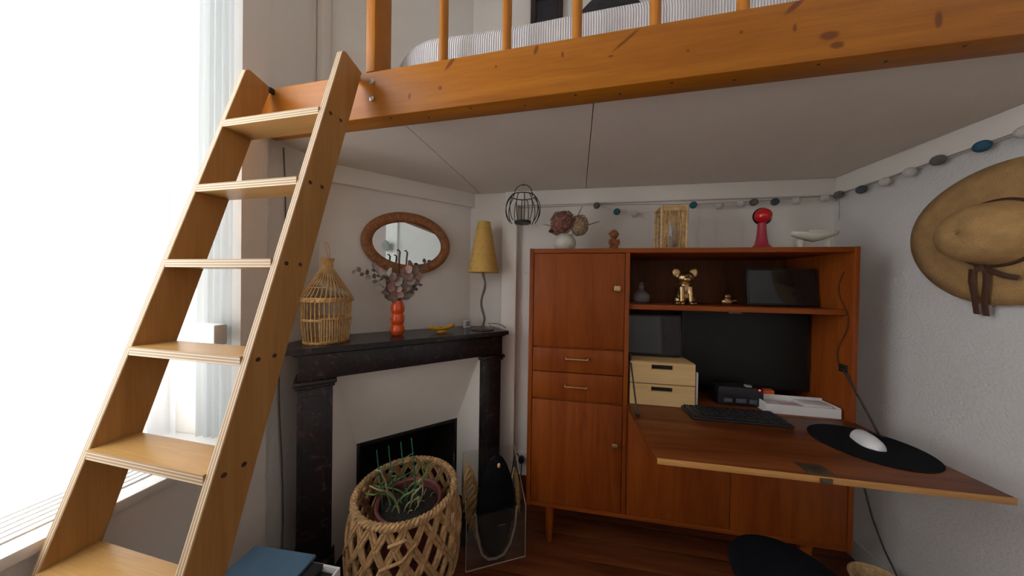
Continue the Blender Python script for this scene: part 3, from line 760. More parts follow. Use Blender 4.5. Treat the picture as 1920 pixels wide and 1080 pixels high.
# yellow boat dish
yd = thing('boat_dish', 'small yellow boat-shaped dish on the black mantel', 'dish', dg(-.232, .155, MZ), DA)
grid = []
for i in range(15):
    f = -1+2*i/14; wv = .022*(1-abs(f)**2.2)+.0015; row = []
    for k in range(9):
        g = -1+2*k/8; row.append((.068*f, wv*g, .010+.018*g*g*(.75)+.016*f*f+.002))
    grid.append(row)
mb = MB().sheet(grid); o = part('bowl', mb, 'yellow_glaze', yd, smooth=70); sm = o.modifiers.new('thickness', 'SOLIDIFY'); sm.thickness = .004; sm.offset = 1
part('foot', MB().lathe([(.020, 0), (.017, .011), (0, .012)], 18, sx=1.3, sy=.6), 'yellow_glaze', yd)
part('contents', MB().ball((-.012, -.010, .020), (.016, .010, .008), 12, 8), 'dish_inside', yd)
# little thermometer
th = thing('thermometer', 'small white digital thermometer with grey display leaning by the wall on the mantel', 'thermometer', dg(-.052, .085, MZ), DA+.2)
part('case', MB().box((-.026, -.006, .0005), (.026, .008, .050), .004), 'white_plastic', th)
part('display', MB().box((-.014, -.0075, .012), (.014, -.0062, .040), .001), 'display_grey', th)
# lamp
lm = thing('table_lamp', 'table lamp with tall ochre cone shade and wavy pewter stem on the mantel', 'lamp', dg(.005, .175, MZ), 0)
part('base', MB().lathe([(0, .0), (.066, .0), (.068, .004), (.062, .009), (.02, .013), (.008, .020), (0, .02)], 36), 'pewter', lm)
pts = [(.0115*sin(k/28*2*PI*1.55+.4)*min(1, k/4)*min(1, (30-k)/5)*1, .004*cos(k*.5), .015+.325*k/29) for k in range(30)]
part('stem', MB().tube(pts, [.0076-.0014*abs(sin(k*.33)) for k in range(30)], 10), 'pewter', lm)
part('shade', MB().lathe([(.0875, .330), (.036, .622), (.034, .622), (.0855, .330)], 40, cap=False), 'shade_ochre', lm)
part('shade_rim', MB().tube([(.0872*cos(2*PI*k/40), .0872*sin(2*PI*k/40), .331) for k in range(40)], .0016, 6, closed=True).tube([(.0355*cos(2*PI*k/30), .0355*sin(2*PI*k/30), .6215) for k in range(30)], .0014, 6, closed=True), 'shade_ochre', lm)
mb = MB()
for r_ in range(7):
    z = .352+.038*r_; rr = .0875-.0515*(z-.33)/.292
    for k in range(11):
        a = 2*PI*(k+.5*(r_ % 2))/11; mb.ball((rr*cos(a), rr*sin(a), z), (.0022, .0022, .0022), 6, 4)
part('shade_dots', mb, 'shade_dot', lm, kind='stuff')
part('bulb_holder', MB().cyl((0, 0, .335), (0, 0, .385), .012).ball((0, 0, .405), .022), 'white_plastic', lm)
pts = [(.06, .02, .006), (.075, .03, .018), (.05, .045, .030), (.02, .03, .030)]
pts = [(.05, .03, .005), (.02, .045, .030), (.07, .05, .030), (.105, .045, .022), (.13, .035, .008), (.125, .06, .004)]
part('cord', MB().tube(pts, .0022, 6), 'black_wire', lm)

# oval mirror with wrapped rattan frame
mr = thing('oval_mirror', 'oval mirror in a wide wrapped rattan frame on the chimney wall', 'mirror', dg(-.377, .003, 1.472), DA)
aO, bO, aI, bI = .236, .172, .186, .120
mb = MB(); nw = 260; ring = []; k_ = 12
for i in range(nw):
    a = 2*PI*i/nw; rip = 1+.055*(1 if (i % 4) < 2 else -1)
    row = []
    for j in range(k_):
        g = 2*PI*j/k_; am = (aO+aI)/2; bm_ = (bO+bI)/2; ha = (aO-aI)/2
        c = cos(g)*ha*(1+.03*(rip-1)); dpt = .016+.016*sin(g)*rip
        row.append((( am+c)*cos(a), -dpt, (bm_+c)*sin(a)))
    ring.append(row)
vs = [p for r_ in ring for p in r_]
mb.add(vs, [(i*k_+j, i*k_+(j+1) % k_, ((i+1) % nw)*k_+(j+1) % k_, ((i+1) % nw)*k_+j) for i in range(nw) for j in range(k_)])
part('frame', mb, 'rattan', mr, smooth=25)
part('inner_bead', MB().tube([((aI+.001)*cos(2*PI*k/80), -.018, (bI+.001)*sin(2*PI*k/80)) for k in range(80)], .004, 8, closed=True), 'rattan', mr)
mb = MB(); pl = [((aI+.003)*cos(2*PI*k/72), -.012, (bI+.003)*sin(2*PI*k/72)) for k in range(72)]
mb.add(pl, [tuple(range(72))]); part('mirror_glass', mb, 'mirror_glass', mr, smooth=0)

# things across the room that show only in the mirror
wl = thing('wall_lamp', 'grey round wall lamp beside the door, seen in the mirror', 'lamp', (1.335, -.33, 1.79))
part('arm', MB().tube([(.0, .03, .02), (-.05, .03, .03), (-.08, .0, .0)], .007, 8).lathe([(0, 0), (.03, 0), (.03, .012), (0, .012)], 18, T3(-.001, .03, .02) @ Matrix.Rotation(-PI/2, 4, 'Y')), 'white_plastic', wl)
part('disc', MB().lathe([(0, 0), (.07, .0), (.078, .01), (.07, .028), (0, .04)], 30, T3(-.085, 0, 0) @ Matrix.Rotation(-PI/2-.25, 4, 'Y') @ Matrix.Rotation(.3, 4, 'X')), 'display_grey', wl)
# ------------------------------------------------------------------ hanging lantern
lt = thing('wire_lantern', 'black round wire lantern hanging from the loft underside', 'lantern', (-.214, 1.555, 1.598))
mb = MB()
for k in range(14):
    a = 2*PI*k/14; mb.tube([(.097*math.sqrt(max(0, 1-((z-.075)/.105)**2))*cos(a), .097*math.sqrt(max(0, 1-((z-.075)/.105)**2))*sin(a), z) for z in [.006+.146*i/14 for i in range(15)]], .0024, 6)
part('wires', mb, 'black_wire', lt)
def ringz(r, z, th): return MB().tube([(r*cos(2*PI*i/36), r*sin(2*PI*i/36), z) for i in range(36)], th, 6, closed=True)
part('top_ring', ringz(.066, .152, .0026), 'black_wire', lt)
part('base', MB().lathe([(0, 0), (.045, 0), (.047, .004), (.047, .012), (0, .010)], 30), 'black_wire', lt)
mb = MB().tube([(.049*cos(PI*k/20), 0, .168+.048*sin(PI*k/20)) for k in range(21)], .0022, 6)
for s in (-1, 1): mb.ball((s*.051, 0, .167), .0048, 10, 6).cyl((s*.052, 0, .150), (s*.052, 0, .168), .0025, 8)
part('handle', mb, 'black_wire', lt)
part('hook', MB().tube([(0, -.006, .212), (0, 0, .209), (0, .006, .213), (0, .004, .221), (0, 0, .2215)], .0015, 6), 'black_wire', lt)

# ------------------------------------------------------------------ felt ball garland along the walls
gl = thing('felt_ball_garland', 'string of teal, grey and white felt balls pinned along the wall tops', 'garland', (.6, 1.66, 1.70))
SPTS = [(-.32, 1.665, 1.716), (.0, 1.666, 1.716), (.195, 1.666, 1.720), (.70, 1.666, 1.706), (1.08, 1.666, 1.714), (1.345, 1.662, 1.728), (1.354, 1.53, 1.724), (1.354, 1.27, 1.735), (1.354, 1.095, 1.738), (1.354, .90, 1.748)]
part('string', MB().tube(SPTS, .0013, 5), 'string_grey', gl, world_co=True)
S2 = [(.195, 1.664, 1.718), (.31, 1.662, 1.680), (.42, 1.662, 1.664), (.56, 1.662, 1.672), (.70, 1.664, 1.704)]
part('string', MB().tube(S2, .0010, 5), 'felt_white', gl, world_co=True)
part('string', MB().tube([(1.349, 1.645, 1.728), (1.352, 1.64, 1.66), (1.350, 1.64, 1.60)], .0010, 5), 'string_grey', gl, world_co=True)
bm_ = {}
for c in ('teal', 'blue', 'grey', 'white', 'slate'): bm_[c] = mesh_of('felt_ball', MB().ball((0, 0, 0), .0185, 14, 10), 'felt_'+c, smooth=60)
BL = [(.195, 1.652, 1.712, 'grey'), (.306, 1.652, 1.674, 'teal'), (.400, 1.652, 1.658, 'white'), (.697, 1.652, 1.698, 'teal'), (.822, 1.652, 1.690, 'white'), (.924, 1.652, 1.697, 'white'), (.984, 1.652, 1.703, 'grey'),
      (1.080, 1.652, 1.702, 'slate'), (1.173, 1.652, 1.704, 'white'), (1.296, 1.652, 1.713, 'white'), (1.340, 1.632, 1.722, 'grey'), (1.343, 1.530, 1.712, 'slate'), (1.343, 1.437, 1.713, 'white'), (1.343, 1.352, 1.719, 'white'),
      (1.343, 1.268, 1.729, 'grey'), (1.343, 1.160, 1.727, 'blue'), (1.343, 1.075, 1.728, 'white'), (1.343, .98, 1.730, 'teal')]
gi = ROOTS[gl.name]
for x, yy, z, c in BL:
    o = bpy.data.objects.new('felt_ball', bm_[c]); COL.objects.link(o); o.parent = gl; o.location = gi @ Vector((x, yy, z))

# ------------------------------------------------------------------ straw hat on the right wall
ht = thing('straw_hat', 'wide-brimmed straw hat with dark brown ribbon hanging on the right wall', 'hat', (XR-.002, 1.125, 1.438))
HM = Matrix(((0, 0, -1, 0), (1, 0, 0, 0), (0, 1, 0, 0), (0, 0, 0, 1)))      # lathe axis -> -x
n = 64; prof = [(.0, .128), (.035, .127), (.062, .118), (.083, .098), (.095, .066), (.101, .032), (.108, .022), (.150, .020), (.200, .014), (.238, .008)]
mb = MB(); vs = []; k = len(prof)
for i in range(n):
    a = 2*PI*i/n
    for j, (r, z) in enumerate(prof):
        wv = .006*sin(3*a+.6)*max(0, (r-.11)/.13)**1.5; vs.append(HM @ Vector((r*cos(a)*.975, r*sin(a)*.95, z+wv+.006)))
mb.add(vs, [(i*k+j, ((i+1) % n)*k+j, ((i+1) % n)*k+j+1, i*k+j+1) for i in range(n) for j in range(k-1)])
o = part('hat_body', mb, 'hat_straw', ht, smooth=60); sm = o.modifiers.new('thickness', 'SOLIDIFY'); sm.thickness = .0035; sm.offset = 1
part('hat_band', MB().tube([HM @ Vector((.1040*cos(2*PI*i/48), .1020*sin(2*PI*i/48), .036)) for i in range(48)], .0055, 6, closed=True, flat=1), 'ribbon_brown', ht)
def ribbon(name, pts, wd):
    mb = MB().tube([HM @ Vector(p) for p in pts], wd, 8, flat=.18, up=(1, 0, 0)); return part(name, mb, 'ribbon_brown', ht)
ribbon('bow_loop', [(.020, -.106, .040), (-.005, -.120, .050), (-.035, -.135, .052), (-.055, -.142, .045)], .008)
ribbon('bow_knot', [(.012, -.104, .046), (.030, -.110, .050)], .011)
ribbon('ribbon_tail', [(.040, -.110, .046), (.043, -.150, .044), (.042, -.200, .036), (.047, -.258, .022)], .0075)
ribbon('ribbon_tail', [(.010, -.112, .046), (.008, -.150, .046), (.018, -.205, .038), (.022, -.262, .026)], .0075)

# ------------------------------------------------------------------ on top of the cabinet
CT = CZ1
hv = thing('round_vase', 'round cream ceramic vase on top of the cabinet', 'vase', (.020, 1.485, CT))
part('body', MB().lathe([(0, .0005), (.030, .0005), (.046, .012), (.056, .036), (.054, .060), (.040, .082), (.028, .090), (.025, .088), (.03, .075)], 32), 'vase_cream', hv)
hb = thing('dried_hydrangea', 'dried rose and beige hydrangea heads in the round cream vase', 'dried flowers', (.020, 1.485, CT))
rnd = random.Random(11)
def head(c, r, m_, n_, nm):
    mb = MB(); c = Vector(c)
    for q in range(n_):
        z = 1-2*(q+.5)/n_; a = q*2.399963; d = Vector((math.sqrt(1-z*z)*cos(a), math.sqrt(1-z*z)*sin(a), z))
        p = c + Vector((d.x*r[0], d.y*r[1], d.z*r[2]))*rnd.uniform(.86, 1.05)
        u = d.orthogonal().normalized(); u.rotate(Quaternion(d, rnd.uniform(0, 6))); w_ = d.cross(u)
        for g in range(4):
            th_ = g*PI/2; e1 = u*cos(th_)+w_*sin(th_); e2 = d.cross(e1); L = .0105
            mb.add([p, p+e1*L*.7+e2*L*.42+d*.003, p+e1*L*1.15+d*rnd.uniform(-.001, .006), p+e1*L*.7-e2*L*.42+d*.003], [(0, 1, 2, 3)])
    mb.ball(c, (r[0]*.86, r[1]*.86, r[2]*.86), 14, 9)
    return part(nm, mb, m_, hb, kind='stuff')
head((-.012, -.005, .155), (.062, .055, .056), 'petal_rose', 150, 'flower_head')
head((.072, .0, .135), (.042, .042, .052), 'petal_beige', 110, 'flower_head')
head((-.045, .01, .120), (.030, .03, .026), 'petal_rose', 50, 'flower_head')
mb = MB()
for a, b_ in (((-.05, 0, .13), (-.115, -.01, .145)), ((.05, 0, .16), (.085, 0, .235)), ((.10, 0, .135), (.170, 0, .155)), ((0, 0, .06), (0, 0, .14)), ((.01, 0, .06), (.06, 0, .12))):
    mb.tube([a, Vector(a).lerp(Vector(b_), .5), b_], [.004, .0035, .0022], 7)
part('twigs', mb, 'plant_dry', hb)
part('seed_pod', MB().ball((-.072, -.01, .108), (.014, .012, .009), 12, 8), 'bark_dark', hb)
# carved wooden figure
fg = thing('wooden_figure', 'small carved reddish wooden figure on top of the cabinet', 'figurine', (.262, 1.485, CT), .2)
mb = MB().ball((0, 0, .020), (.022, .018, .020)).ball((0, -.002, .045), (.019, .016, .022)).ball((0, -.003, .086), (.022, .020, .024)).ball((0, -.016, .082), (.012, .010, .010))
for s in (-1, 1):
    mb.ball((s*.018, -.010, .008), (.011, .020, .009)).ball((s*.021, -.006, .048), (.008, .009, .017)).ball((s*.013, -.016, .034), (.008, .010, .007)).ball((s*.022, .002, .090), (.006, .005, .007))
o = part('body', mb, 'carved_wood', fg, smooth=60); rm = o.modifiers.new('remesh', 'REMESH'); rm.mode = 'VOXEL'; rm.voxel_size = .0024; rm.use_smooth_shade = True
# rattan frame lantern with glass bud vase
rl = thing('cane_lantern', 'square cane frame holder with woven side panels on top of the cabinet', 'lantern', (.525, 1.485, CT), -.04)
hx = .054
for sx in (-1, 1):
    for sy in (-1, 1): part('post', MB().cyl((sx*hx, sy*hx, .0), (sx*hx, sy*hx, .215), .0060, 10), 'cane_light', rl)
for z in (.008, .208):
    for s in (-1, 1):
        part('rail', MB().cyl((-hx-.004, s*hx, z), (hx+.004, s*hx, z), .0055, 8), 'cane_light', rl)
        part('rail', MB().cyl((s*hx, -hx-.004, z), (s*hx, hx+.004, z), .0055, 8), 'cane_light', rl)
cv = [(.022, .012), (.026, .05), (.030, .085), (.027, .12), (.021, .165), (.020, .188)]
for sy in (-1, 1):
    for q in (-1, 1):
        part('brace', MB().tube([(q*a_, sy*(hx+.002), z) for a_, z in cv], .0036, 8), 'wicker', rl)
        part('brace', MB().tube([(q*(hx-.002), sy*(hx+.002), .012), (q*.030, sy*(hx+.002), .10), (q*(hx-.002), sy*(hx+.002), .188)], .0034, 8), 'wicker', rl)
        mb = MB(); n_ = len(cv); mb.add([(q*a_, sy*(hx-.001), z) for a_, z in cv]+[(q*hx, sy*(hx-.001), z) for a_, z in cv], [(i, i+1, n_+i+1, n_+i) for i in range(n_-1)])
        o = part('woven_panel', mb, 'cane_light', rl); sm = o.modifiers.new('thickness', 'SOLIDIFY'); sm.thickness = .0015
    part('top_band', MB().box((-hx, sy*(hx-.002), .186), (hx, sy*(hx+.0005), .206), .001), 'cane_light', rl)
part('floor_plate', MB().box((-hx, -hx, .001), (hx, hx, .008), .002), 'cane_light', rl)
bv = thing('glass_candle_holder', 'slim glass holder with pale candle inside the cane frame', 'candle holder', (.525, 1.485, CT+.0095))
part('glass_tube', MB().lathe([(0, 0), (.020, 0), (.022, .004), (.020, .110), (.0185, .110), (.0205, .006), (0, .005)], 24), 'crystal', bv)
part('candle', MB().lathe([(0, .0055), (.013, .0055), (.013, .060), (.002, .064), (.001, .070), (0, .070)], 18), 'candle', bv)
# red ball-headed ornament
ro = thing('red_ball_ornament', 'red ornament with shiny ball head on a flared stem on the cabinet top', 'ornament', (.920, 1.485, CT))
part('stem', MB().lathe([(0, .0005), (.050, .0005), (.051, .006), (.040, .014), (.026, .030), (.020, .060), (.0165, .100), (.016, .130), (0, .13)], 32), 'pink_red', ro)
part('ball_head', MB().ball((-.004, -.012, .162), .033, 28, 16), 'red_plastic', ro)
part('halo_shade_disc', MB().lathe([(0, .0), (.026, .002), (.040, .010), (.041, .013), (.026, .006), (0, .004)], 30, T3(.004, .018, .162) @ Matrix.Rotation(PI/2, 4, 'X')), 'dark_metal', ro)  # dark disc added to imitate the shaded halo ring around the ball
# pale low object on the right end
pb = thing('white_ornament', 'low pale cream boat-like ornament at the right end of the cabinet top', 'ornament', (1.078, 1.420, CT))
grid = []
for i in range(19):
    f = -1+2*i/18; wv = .030*(1-abs(f)**3)+.004
    grid.append([(.090*f, wv*cos(PI*k/8), .066+.012*f*f-.036*sin(PI*k/8)*(1-.55*abs(f))) for k in range(9)])
o = part('hull', MB().sheet(grid), 'vase_cream', pb, smooth=70); sm = o.modifiers.new('thickness', 'SOLIDIFY'); sm.thickness = .005
for x_ in (-.055, .055): part('foot', MB().box((x_-.009, -.014, 0), (x_+.009, .014, .040), .004), 'vase_cream', pb)
part('deck_block', MB().box((-.030, -.016, .052), (.050, .016, .082), .006), 'vase_cream', pb)
# ------------------------------------------------------------------ upper open shelf
SZ = 1.172
dc = thing('glass_decanter', 'small cut-glass decanter at the left of the dark cabinet shelf', 'decanter', (.389, 1.45, SZ))
part('body', MB().lathe([(0, .0005), (.030, .0005), (.036, .010), (.040, .034), (.036, .050), (.014, .066), (.010, .078), (.016, .086), (.012, .086), (.008, .076), (.012, .064), (.033, .048), (.037, .034), (.033, .012), (0, .006)], 12), 'crystal', dc, smooth=20)
part('stopper', MB().lathe([(0, .074), (.007, .078), (.011, .092), (.006, .104), (0, .106)], 10), 'crystal', dc, smooth=20)
gd = thing('gold_dog_figurine', 'gold sitting dog figurine with large round ears on the cabinet shelf', 'figurine', (.583, 1.455, SZ))
mb = MB().ball((0, .018, .048), (.034, .036, .048)).ball((0, .0, .075), (.026, .024, .036)).ball((0, -.006, .128), (.037, .028, .027)).ball((0, -.028, .120), (.019, .014, .013))
mb.cyl((0, 0, .09), (0, -.004, .115), .022)
for s in (-1, 1):
    mb.tube([(s*.017, -.012, .085), (s*.019, -.020, .045), (s*.020, -.022, .006)], [.013, .0105, .0105], 12)
    mb.ball((s*.020, -.030, .008), (.0115, .016, .008)).ball((s*.034, .010, .022), (.014, .026, .022)).ball((s*.038, -.012, .008), (.012, .020, .008))
    mb.ball((s*.036, -.002, .150), (.020, .008, .026), Mx=Matrix.Rotation(s*.35, 3, 'Y')).ball((s*.014, -.029, .134), (.006, .005, .006))
o = part('body', mb, 'gold', gd, smooth=60); rm = o.modifiers.new('remesh', 'REMESH'); rm.mode = 'VOXEL'; rm.voxel_size = .0028; rm.use_smooth_shade = True
part('collar', MB().tube([(.025*cos(2*PI*k/24), -.001+.022*sin(2*PI*k/24), .101) for k in range(24)], .0035, 6, closed=True), 'brass', gd)
gb = thing('gold_bird', 'tiny gold bird ornament in the middle of the cabinet shelf', 'figurine', (.762, 1.45, SZ))
mb = MB().ball((0, 0, .019), (.026, .019, .018)).ball((-.002, -.008, .042), (.013, .013, .013)).ball((.030, .004, .024), (.016, .009, .006)).ball((-.006, -.021, .040), (.004, .007, .003))
o = part('body', mb, 'gold', gb, smooth=60); rm = o.modifiers.new('remesh', 'REMESH'); rm.mode = 'VOXEL'; rm.voxel_size = .002; rm.use_smooth_shade = True
def screen(name, label, cat, x0, x1, z0, z1, yy, tilt, face, stand=True, base_z=None):
    zc = base_z; o = thing(name, label, cat, ((x0+x1)/2, yy, zc)); h = z1-z0; w_ = (x1-x0)/2; zo = z0-zc
    Mx = T3(0, 0, zo) @ Matrix.Rotation(tilt, 4, 'X')
    part('housing', MB().box((-w_, 0, 0), (w_, .018, h), .004, Mx), 'black_plastic', o)
    part('screen', MB().box((-w_+.010, -.0008, .012), (w_-.010, .001, h-.010), 0, Mx), face, o)
    if stand:
        part('stand', MB().box((-.10, -.02, .0005), (.10, .12, .008), .003).box((-.025, .035, .008), (.025, .06, max(.06, zo+.12)), .004), 'black_plastic', o)
    else:
        part('stand', MB().box((-.05, .02, .0005), (.05, .055, .006), .002).box((-.03, .026, .004), (.03, .036, .08), .002), 'black_plastic', o)
    return o
screen('small_television', 'small black flat screen standing on the upper cabinet shelf', 'screen', .862, 1.150, SZ+.004, 1.350, 1.475, -.10, 'screen_gloss', False, SZ)
# ------------------------------------------------------------------ desk compartment
DZ = .7215
screen('computer_monitor', 'large matte black computer monitor filling the desk compartment', 'monitor', .600, 1.152, .775, 1.142, 1.520, -.0, 'screen_matte', True, DZ)
def bamboo_box(z, label):
    b_ = thing('bamboo_box', label, 'box', (.455, 1.44, z), 0, 'bamboo boxes on the desk')
    h = .098; hw = .135; yf_ = -.095
    part('shell', MB().box((-hw, yf_+.012, 0.0005), (hw, .10, .010)).box((-hw, yf_+.012, .010), (-hw+.010, .10, h-.002)).box((hw-.010, yf_+.012, .010), (hw, .10, h-.002)).box((-hw+.010, .09, .010), (hw-.010, .10, h-.002)).box((-hw+.010, yf_+.012, h-.012), (hw-.010, .09, h-.002)), 'bamboo', b_)
    sx, z0, z1 = .045, h-.034, h-.014
    mb = MB().box((-hw, yf_, .001), (hw, yf_+.0118, z0), .0).box((-hw, yf_, z1), (hw, yf_+.0118, h-.003)).box((-hw, yf_, z0), (-sx, yf_+.0118, z1)).box((sx, yf_, z0), (hw, yf_+.0118, z1))
    f_ = part('drawer_front', mb, 'bamboo', b_, smooth=0)
    part('handle_slot', MB().box((-sx, yf_+.010, z0), (sx, yf_+.0117, z1)), 'soot_and_shade', f_)  # near-black plate paints the shade inside the open slot
bamboo_box(DZ, 'lower bamboo box with handle slot on the desk')
bamboo_box(DZ+.099, 'upper bamboo box with handle slot stacked on the other one')
screen('tablet', 'glossy black tablet leaning on top of the bamboo boxes', 'tablet', .322, .572, DZ+.202, 1.122, 1.440, -.08, 'screen_gloss', False, DZ+.198)
single('notebook', MB().box((-.0055, -.065, 0), (.0055, .065, .115), .001), 'magenta_paper', 'magenta notebook standing upright against the bamboo boxes', 'notebook', (.5985, 1.435, DZ+.0003))
single('notebook', MB().box((-.0045, -.065, 0), (.0045, .065, .150), .001), 'candle', 'cream notebook standing upright beside the magenta one', 'notebook', (.6110, 1.440, DZ+.0003))
rt_ = thing('router', 'black router with a red light under the monitor', 'router', (.800, 1.445, DZ))
part('body', MB().box((-.085, -.035, .002), (.100, .035, .088), .010), 'black_plastic', rt_)
for xa, xb in ((-.062, -.028), (-.012, .028), (.040, .070)): part('vent', MB().box((xa, -.0358, .018), (xb, -.0352, .036)), 'felt_slate', rt_)
part('led', MB().ball((.080, -.035, .080), .0038, 10, 6), 'led_red', rt_)
part('badge', MB().box((.030, -.030, .0882), (.052, -.012, .097), .001), 'display_grey', rt_)
ob = thing('orange_tray', 'small orange tray behind the white box on the desk', 'tray', (.945, 1.476, DZ))
part('tray', MB().prism([(-.026, -.014), (.026, -.014), (.032, .016), (-.036, .016)], .0005, .066), 'orange_plastic', ob)
wt = thing('white_tray', 'open white box of papers at the right of the desk compartment', 'box', (1.013, 1.405, DZ), -.02)
mb = MB().box((-.134, -.042, .0005), (.134, .050, .004)).box((-.134, -.042, .004), (.134, -.039, .040)).box((-.134, .047, .004), (.134, .050, .052)).box((-.134, -.039, .004), (-.131, .047, .044)).box((.131, -.039, .004), (.134, .047, .044))
part('tray', mb, 'paper_white', wt)
WT = (1.013, 1.405)
single('paper_stack', MB().box((-.124, -.034, 0), (.124, .042, .025), .001), 'paper_white', 'stack of white papers lying in the open white box', 'papers', (WT[0], WT[1], DZ+.0047), -.02)
single('pink_slip', MB().box((-.06, -.032, 0), (.018, .015, .0025), .0008), 'paper_pink', 'small pink slip on the white papers in the box', 'paper', (WT[0], WT[1], DZ+.0300), -.02)
single('booklet', MB().box((.02, -.02, 0), (.122, .042, .012), .001), 'paper_white', 'thick white booklet at the right end of the white box', 'booklet', (WT[0], WT[1], DZ+.0300), -.02)
kb = thing('keyboard', 'black computer keyboard lying on the desk leaf', 'keyboard', (.712, 1.292, DZ+.0003), 0)
part('base', MB().box((-.178, -.062, 0), (.178, .062, .010), .004), 'black_plastic', kb)
key = None
for r_ in range(5):
    nk = 14 if r_ < 4 else 9
    for c in range(nk):
        xx = -.170+.0245*c+.0115; wd = .0105
        if r_ == 4: xx = -.170+.0378*c+.018; wd = .0172
        if key is None or r_ == 4:
            o = part('key', MB().box((-wd, -.0098, 0), (wd, .0098, .006), .0015), 'black_key', kb) if (key is None or c == 0) else None
            if key is None: key = o; o.location = (xx, .047-.0235*r_, .0100); continue
            if r_ == 4 and c == 0: key4 = o; o.location = (xx, .047-.0235*r_, .0100); continue
        inst(key if r_ < 4 else key4, kb, T3(xx, .047-.0235*r_, .0100))
single('mouse_mat', MB().lathe([(0, 0), (.143, 0), (.145, .0015), (.143, .003), (0, .003)], 56), 'mat_fabric', 'round black mouse mat on the right of the desk leaf', 'mouse mat', (1.048, 1.150, DZ+.0003))
mo = thing('computer_mouse', 'white computer mouse on the round black mat', 'mouse', (1.055, 1.160, DZ+.0034), -.30)
grid = []
for i in range(15):
    f = -1+2*i/14; hw = .031*math.sqrt(max(0.0, 1-abs(f)**3.2))+.0008; hh = .031*math.sqrt(max(0, 1-(abs(f-.12)/1.12)**2.4))+.002
    grid.append([(hw*cos(PI*k/10), .055*f, hh*sin(PI*k/10)) for k in range(11)])
mb = MB().sheet(grid); part('shell', mb, 'white_plastic', mo, smooth=70)
part('wheel', MB().tube([(-.003, .032, .0275), (.003, .032, .0275)], .006, 14), 'display_grey', mo)
# ------------------------------------------------------------------ planter basket by the fireplace
BK = Vector((-.597, 1.037, 0.0025)); bh = .435; br = .180
bk = thing('woven_basket', 'large open-weave basket of twisted straw strands before the fireplace', 'basket', BK)
def br_(f): return .150+.062*sin(PI*min(1., f/1.16))**.8 if f < .58 else .212-.026*((f-.58)/.42)**1.6
def strand(sgn, off, thick):
    n = 16; mb = MB()
    for q in (-1, 1):
        pts = []
        for i in range(n+1):
            f = i/n; a = sgn*1.15*f; r = br_(f) + off*(1 if math.floor(f*7) % 2 == 0 else -1)*.6
            u = Vector((-sin(a), cos(a), 0)); p = Vector((r*cos(a), r*sin(a), .012+(bh-.024)*f))
            pts.append(p + u*q*.0064 + Vector((cos(a), sin(a), 0))*.002*sin(9*f+q))
        mb.tube(pts, thick, 6)
    return mb
NS = 20
s1 = part('strand', strand(1, .004, .0076), 'hyacinth', bk); s2 = part('strand', strand(-1, -.004, .0076), 'hyacinth', bk)
for k in range(NS):
    if k:
        inst(s1, bk, rotz(2*PI*k/NS)); inst(s2, bk, rotz(2*PI*k/NS+.06))
def rope(r, z, th, turns, n=140):
    mb = MB()
    for q in range(3):
        mb.tube([((r+th*.75*cos(turns*2*PI*i/n+q*2.094))*cos(2*PI*i/n), (r+th*.75*cos(turns*2*PI*i/n+q*2.094))*sin(2*PI*i/n), z+th*.75*sin(turns*2*PI*i/n+q*2.094)) for i in range(n)], th*.72, 6, closed=True)
    return mb
part('rim', rope(br_(1)+.002, bh-.010, .0105, 26), 'hyacinth', bk)
part('foot_ring', rope(br_(0), .012, .009, 22), 'hyacinth', bk)
part('bottom', MB().lathe([(0, .003), (br_(0)-.005, .003), (br_(0)-.005, .008), (0, .008)], 32), 'hyacinth', bk)
# loose broken strand
part('loose_strand', MB().tube([(.05, -.200, .375), (.105, -.185, .395), (.135, -.165, .375), (.10, -.198, .335), (.03, -.218, .31)], .005, 6), 'hyacinth', bk)
pt = thing('plant_pot', 'plum terracotta pot sitting inside the woven basket', 'plant pot', BK+Vector((.012, .0, .010)))
part('pot', MB().lathe([(0, 0), (.085, 0), (.118, .345), (.126, .345), (.128, .372), (.122, .376), (.114, .370), (.112, .335), (0, .335)], 40), 'pot_plum', pt)
mb = MB(); grid = []
part('soil', MB().lathe([(.1105, .336), (.1105, .345), (.06, .351), (0, .350)], 32), 'soil', pt)
pl_ = thing('trailing_cactus', 'thin green trailing cactus stems around a wire trellis in the plum pot', 'plant', BK+Vector((.012, .0, .362)))
rnd = random.Random(5)
def L2(t, d, z): v = Vector((.985, .17, 0))*t + Vector((.17, -.985, 0))*d; return Vector((v.x, v.y, z))
for t in (-.125, -.078, -.030, .012):
    top = .225+.38*(t+.125)
    part('trellis_rod', MB().cyl(L2(t+.035, .03, -.02), L2(t, .02, top), .0022, 8), 'trellis_green', pl_)
for z in (.095, .165):
    part('trellis_bar', MB().cyl(L2(-.122, .024, z-.03), L2(.022, .024, z+.055), .0017, 8), 'trellis_green', pl_)
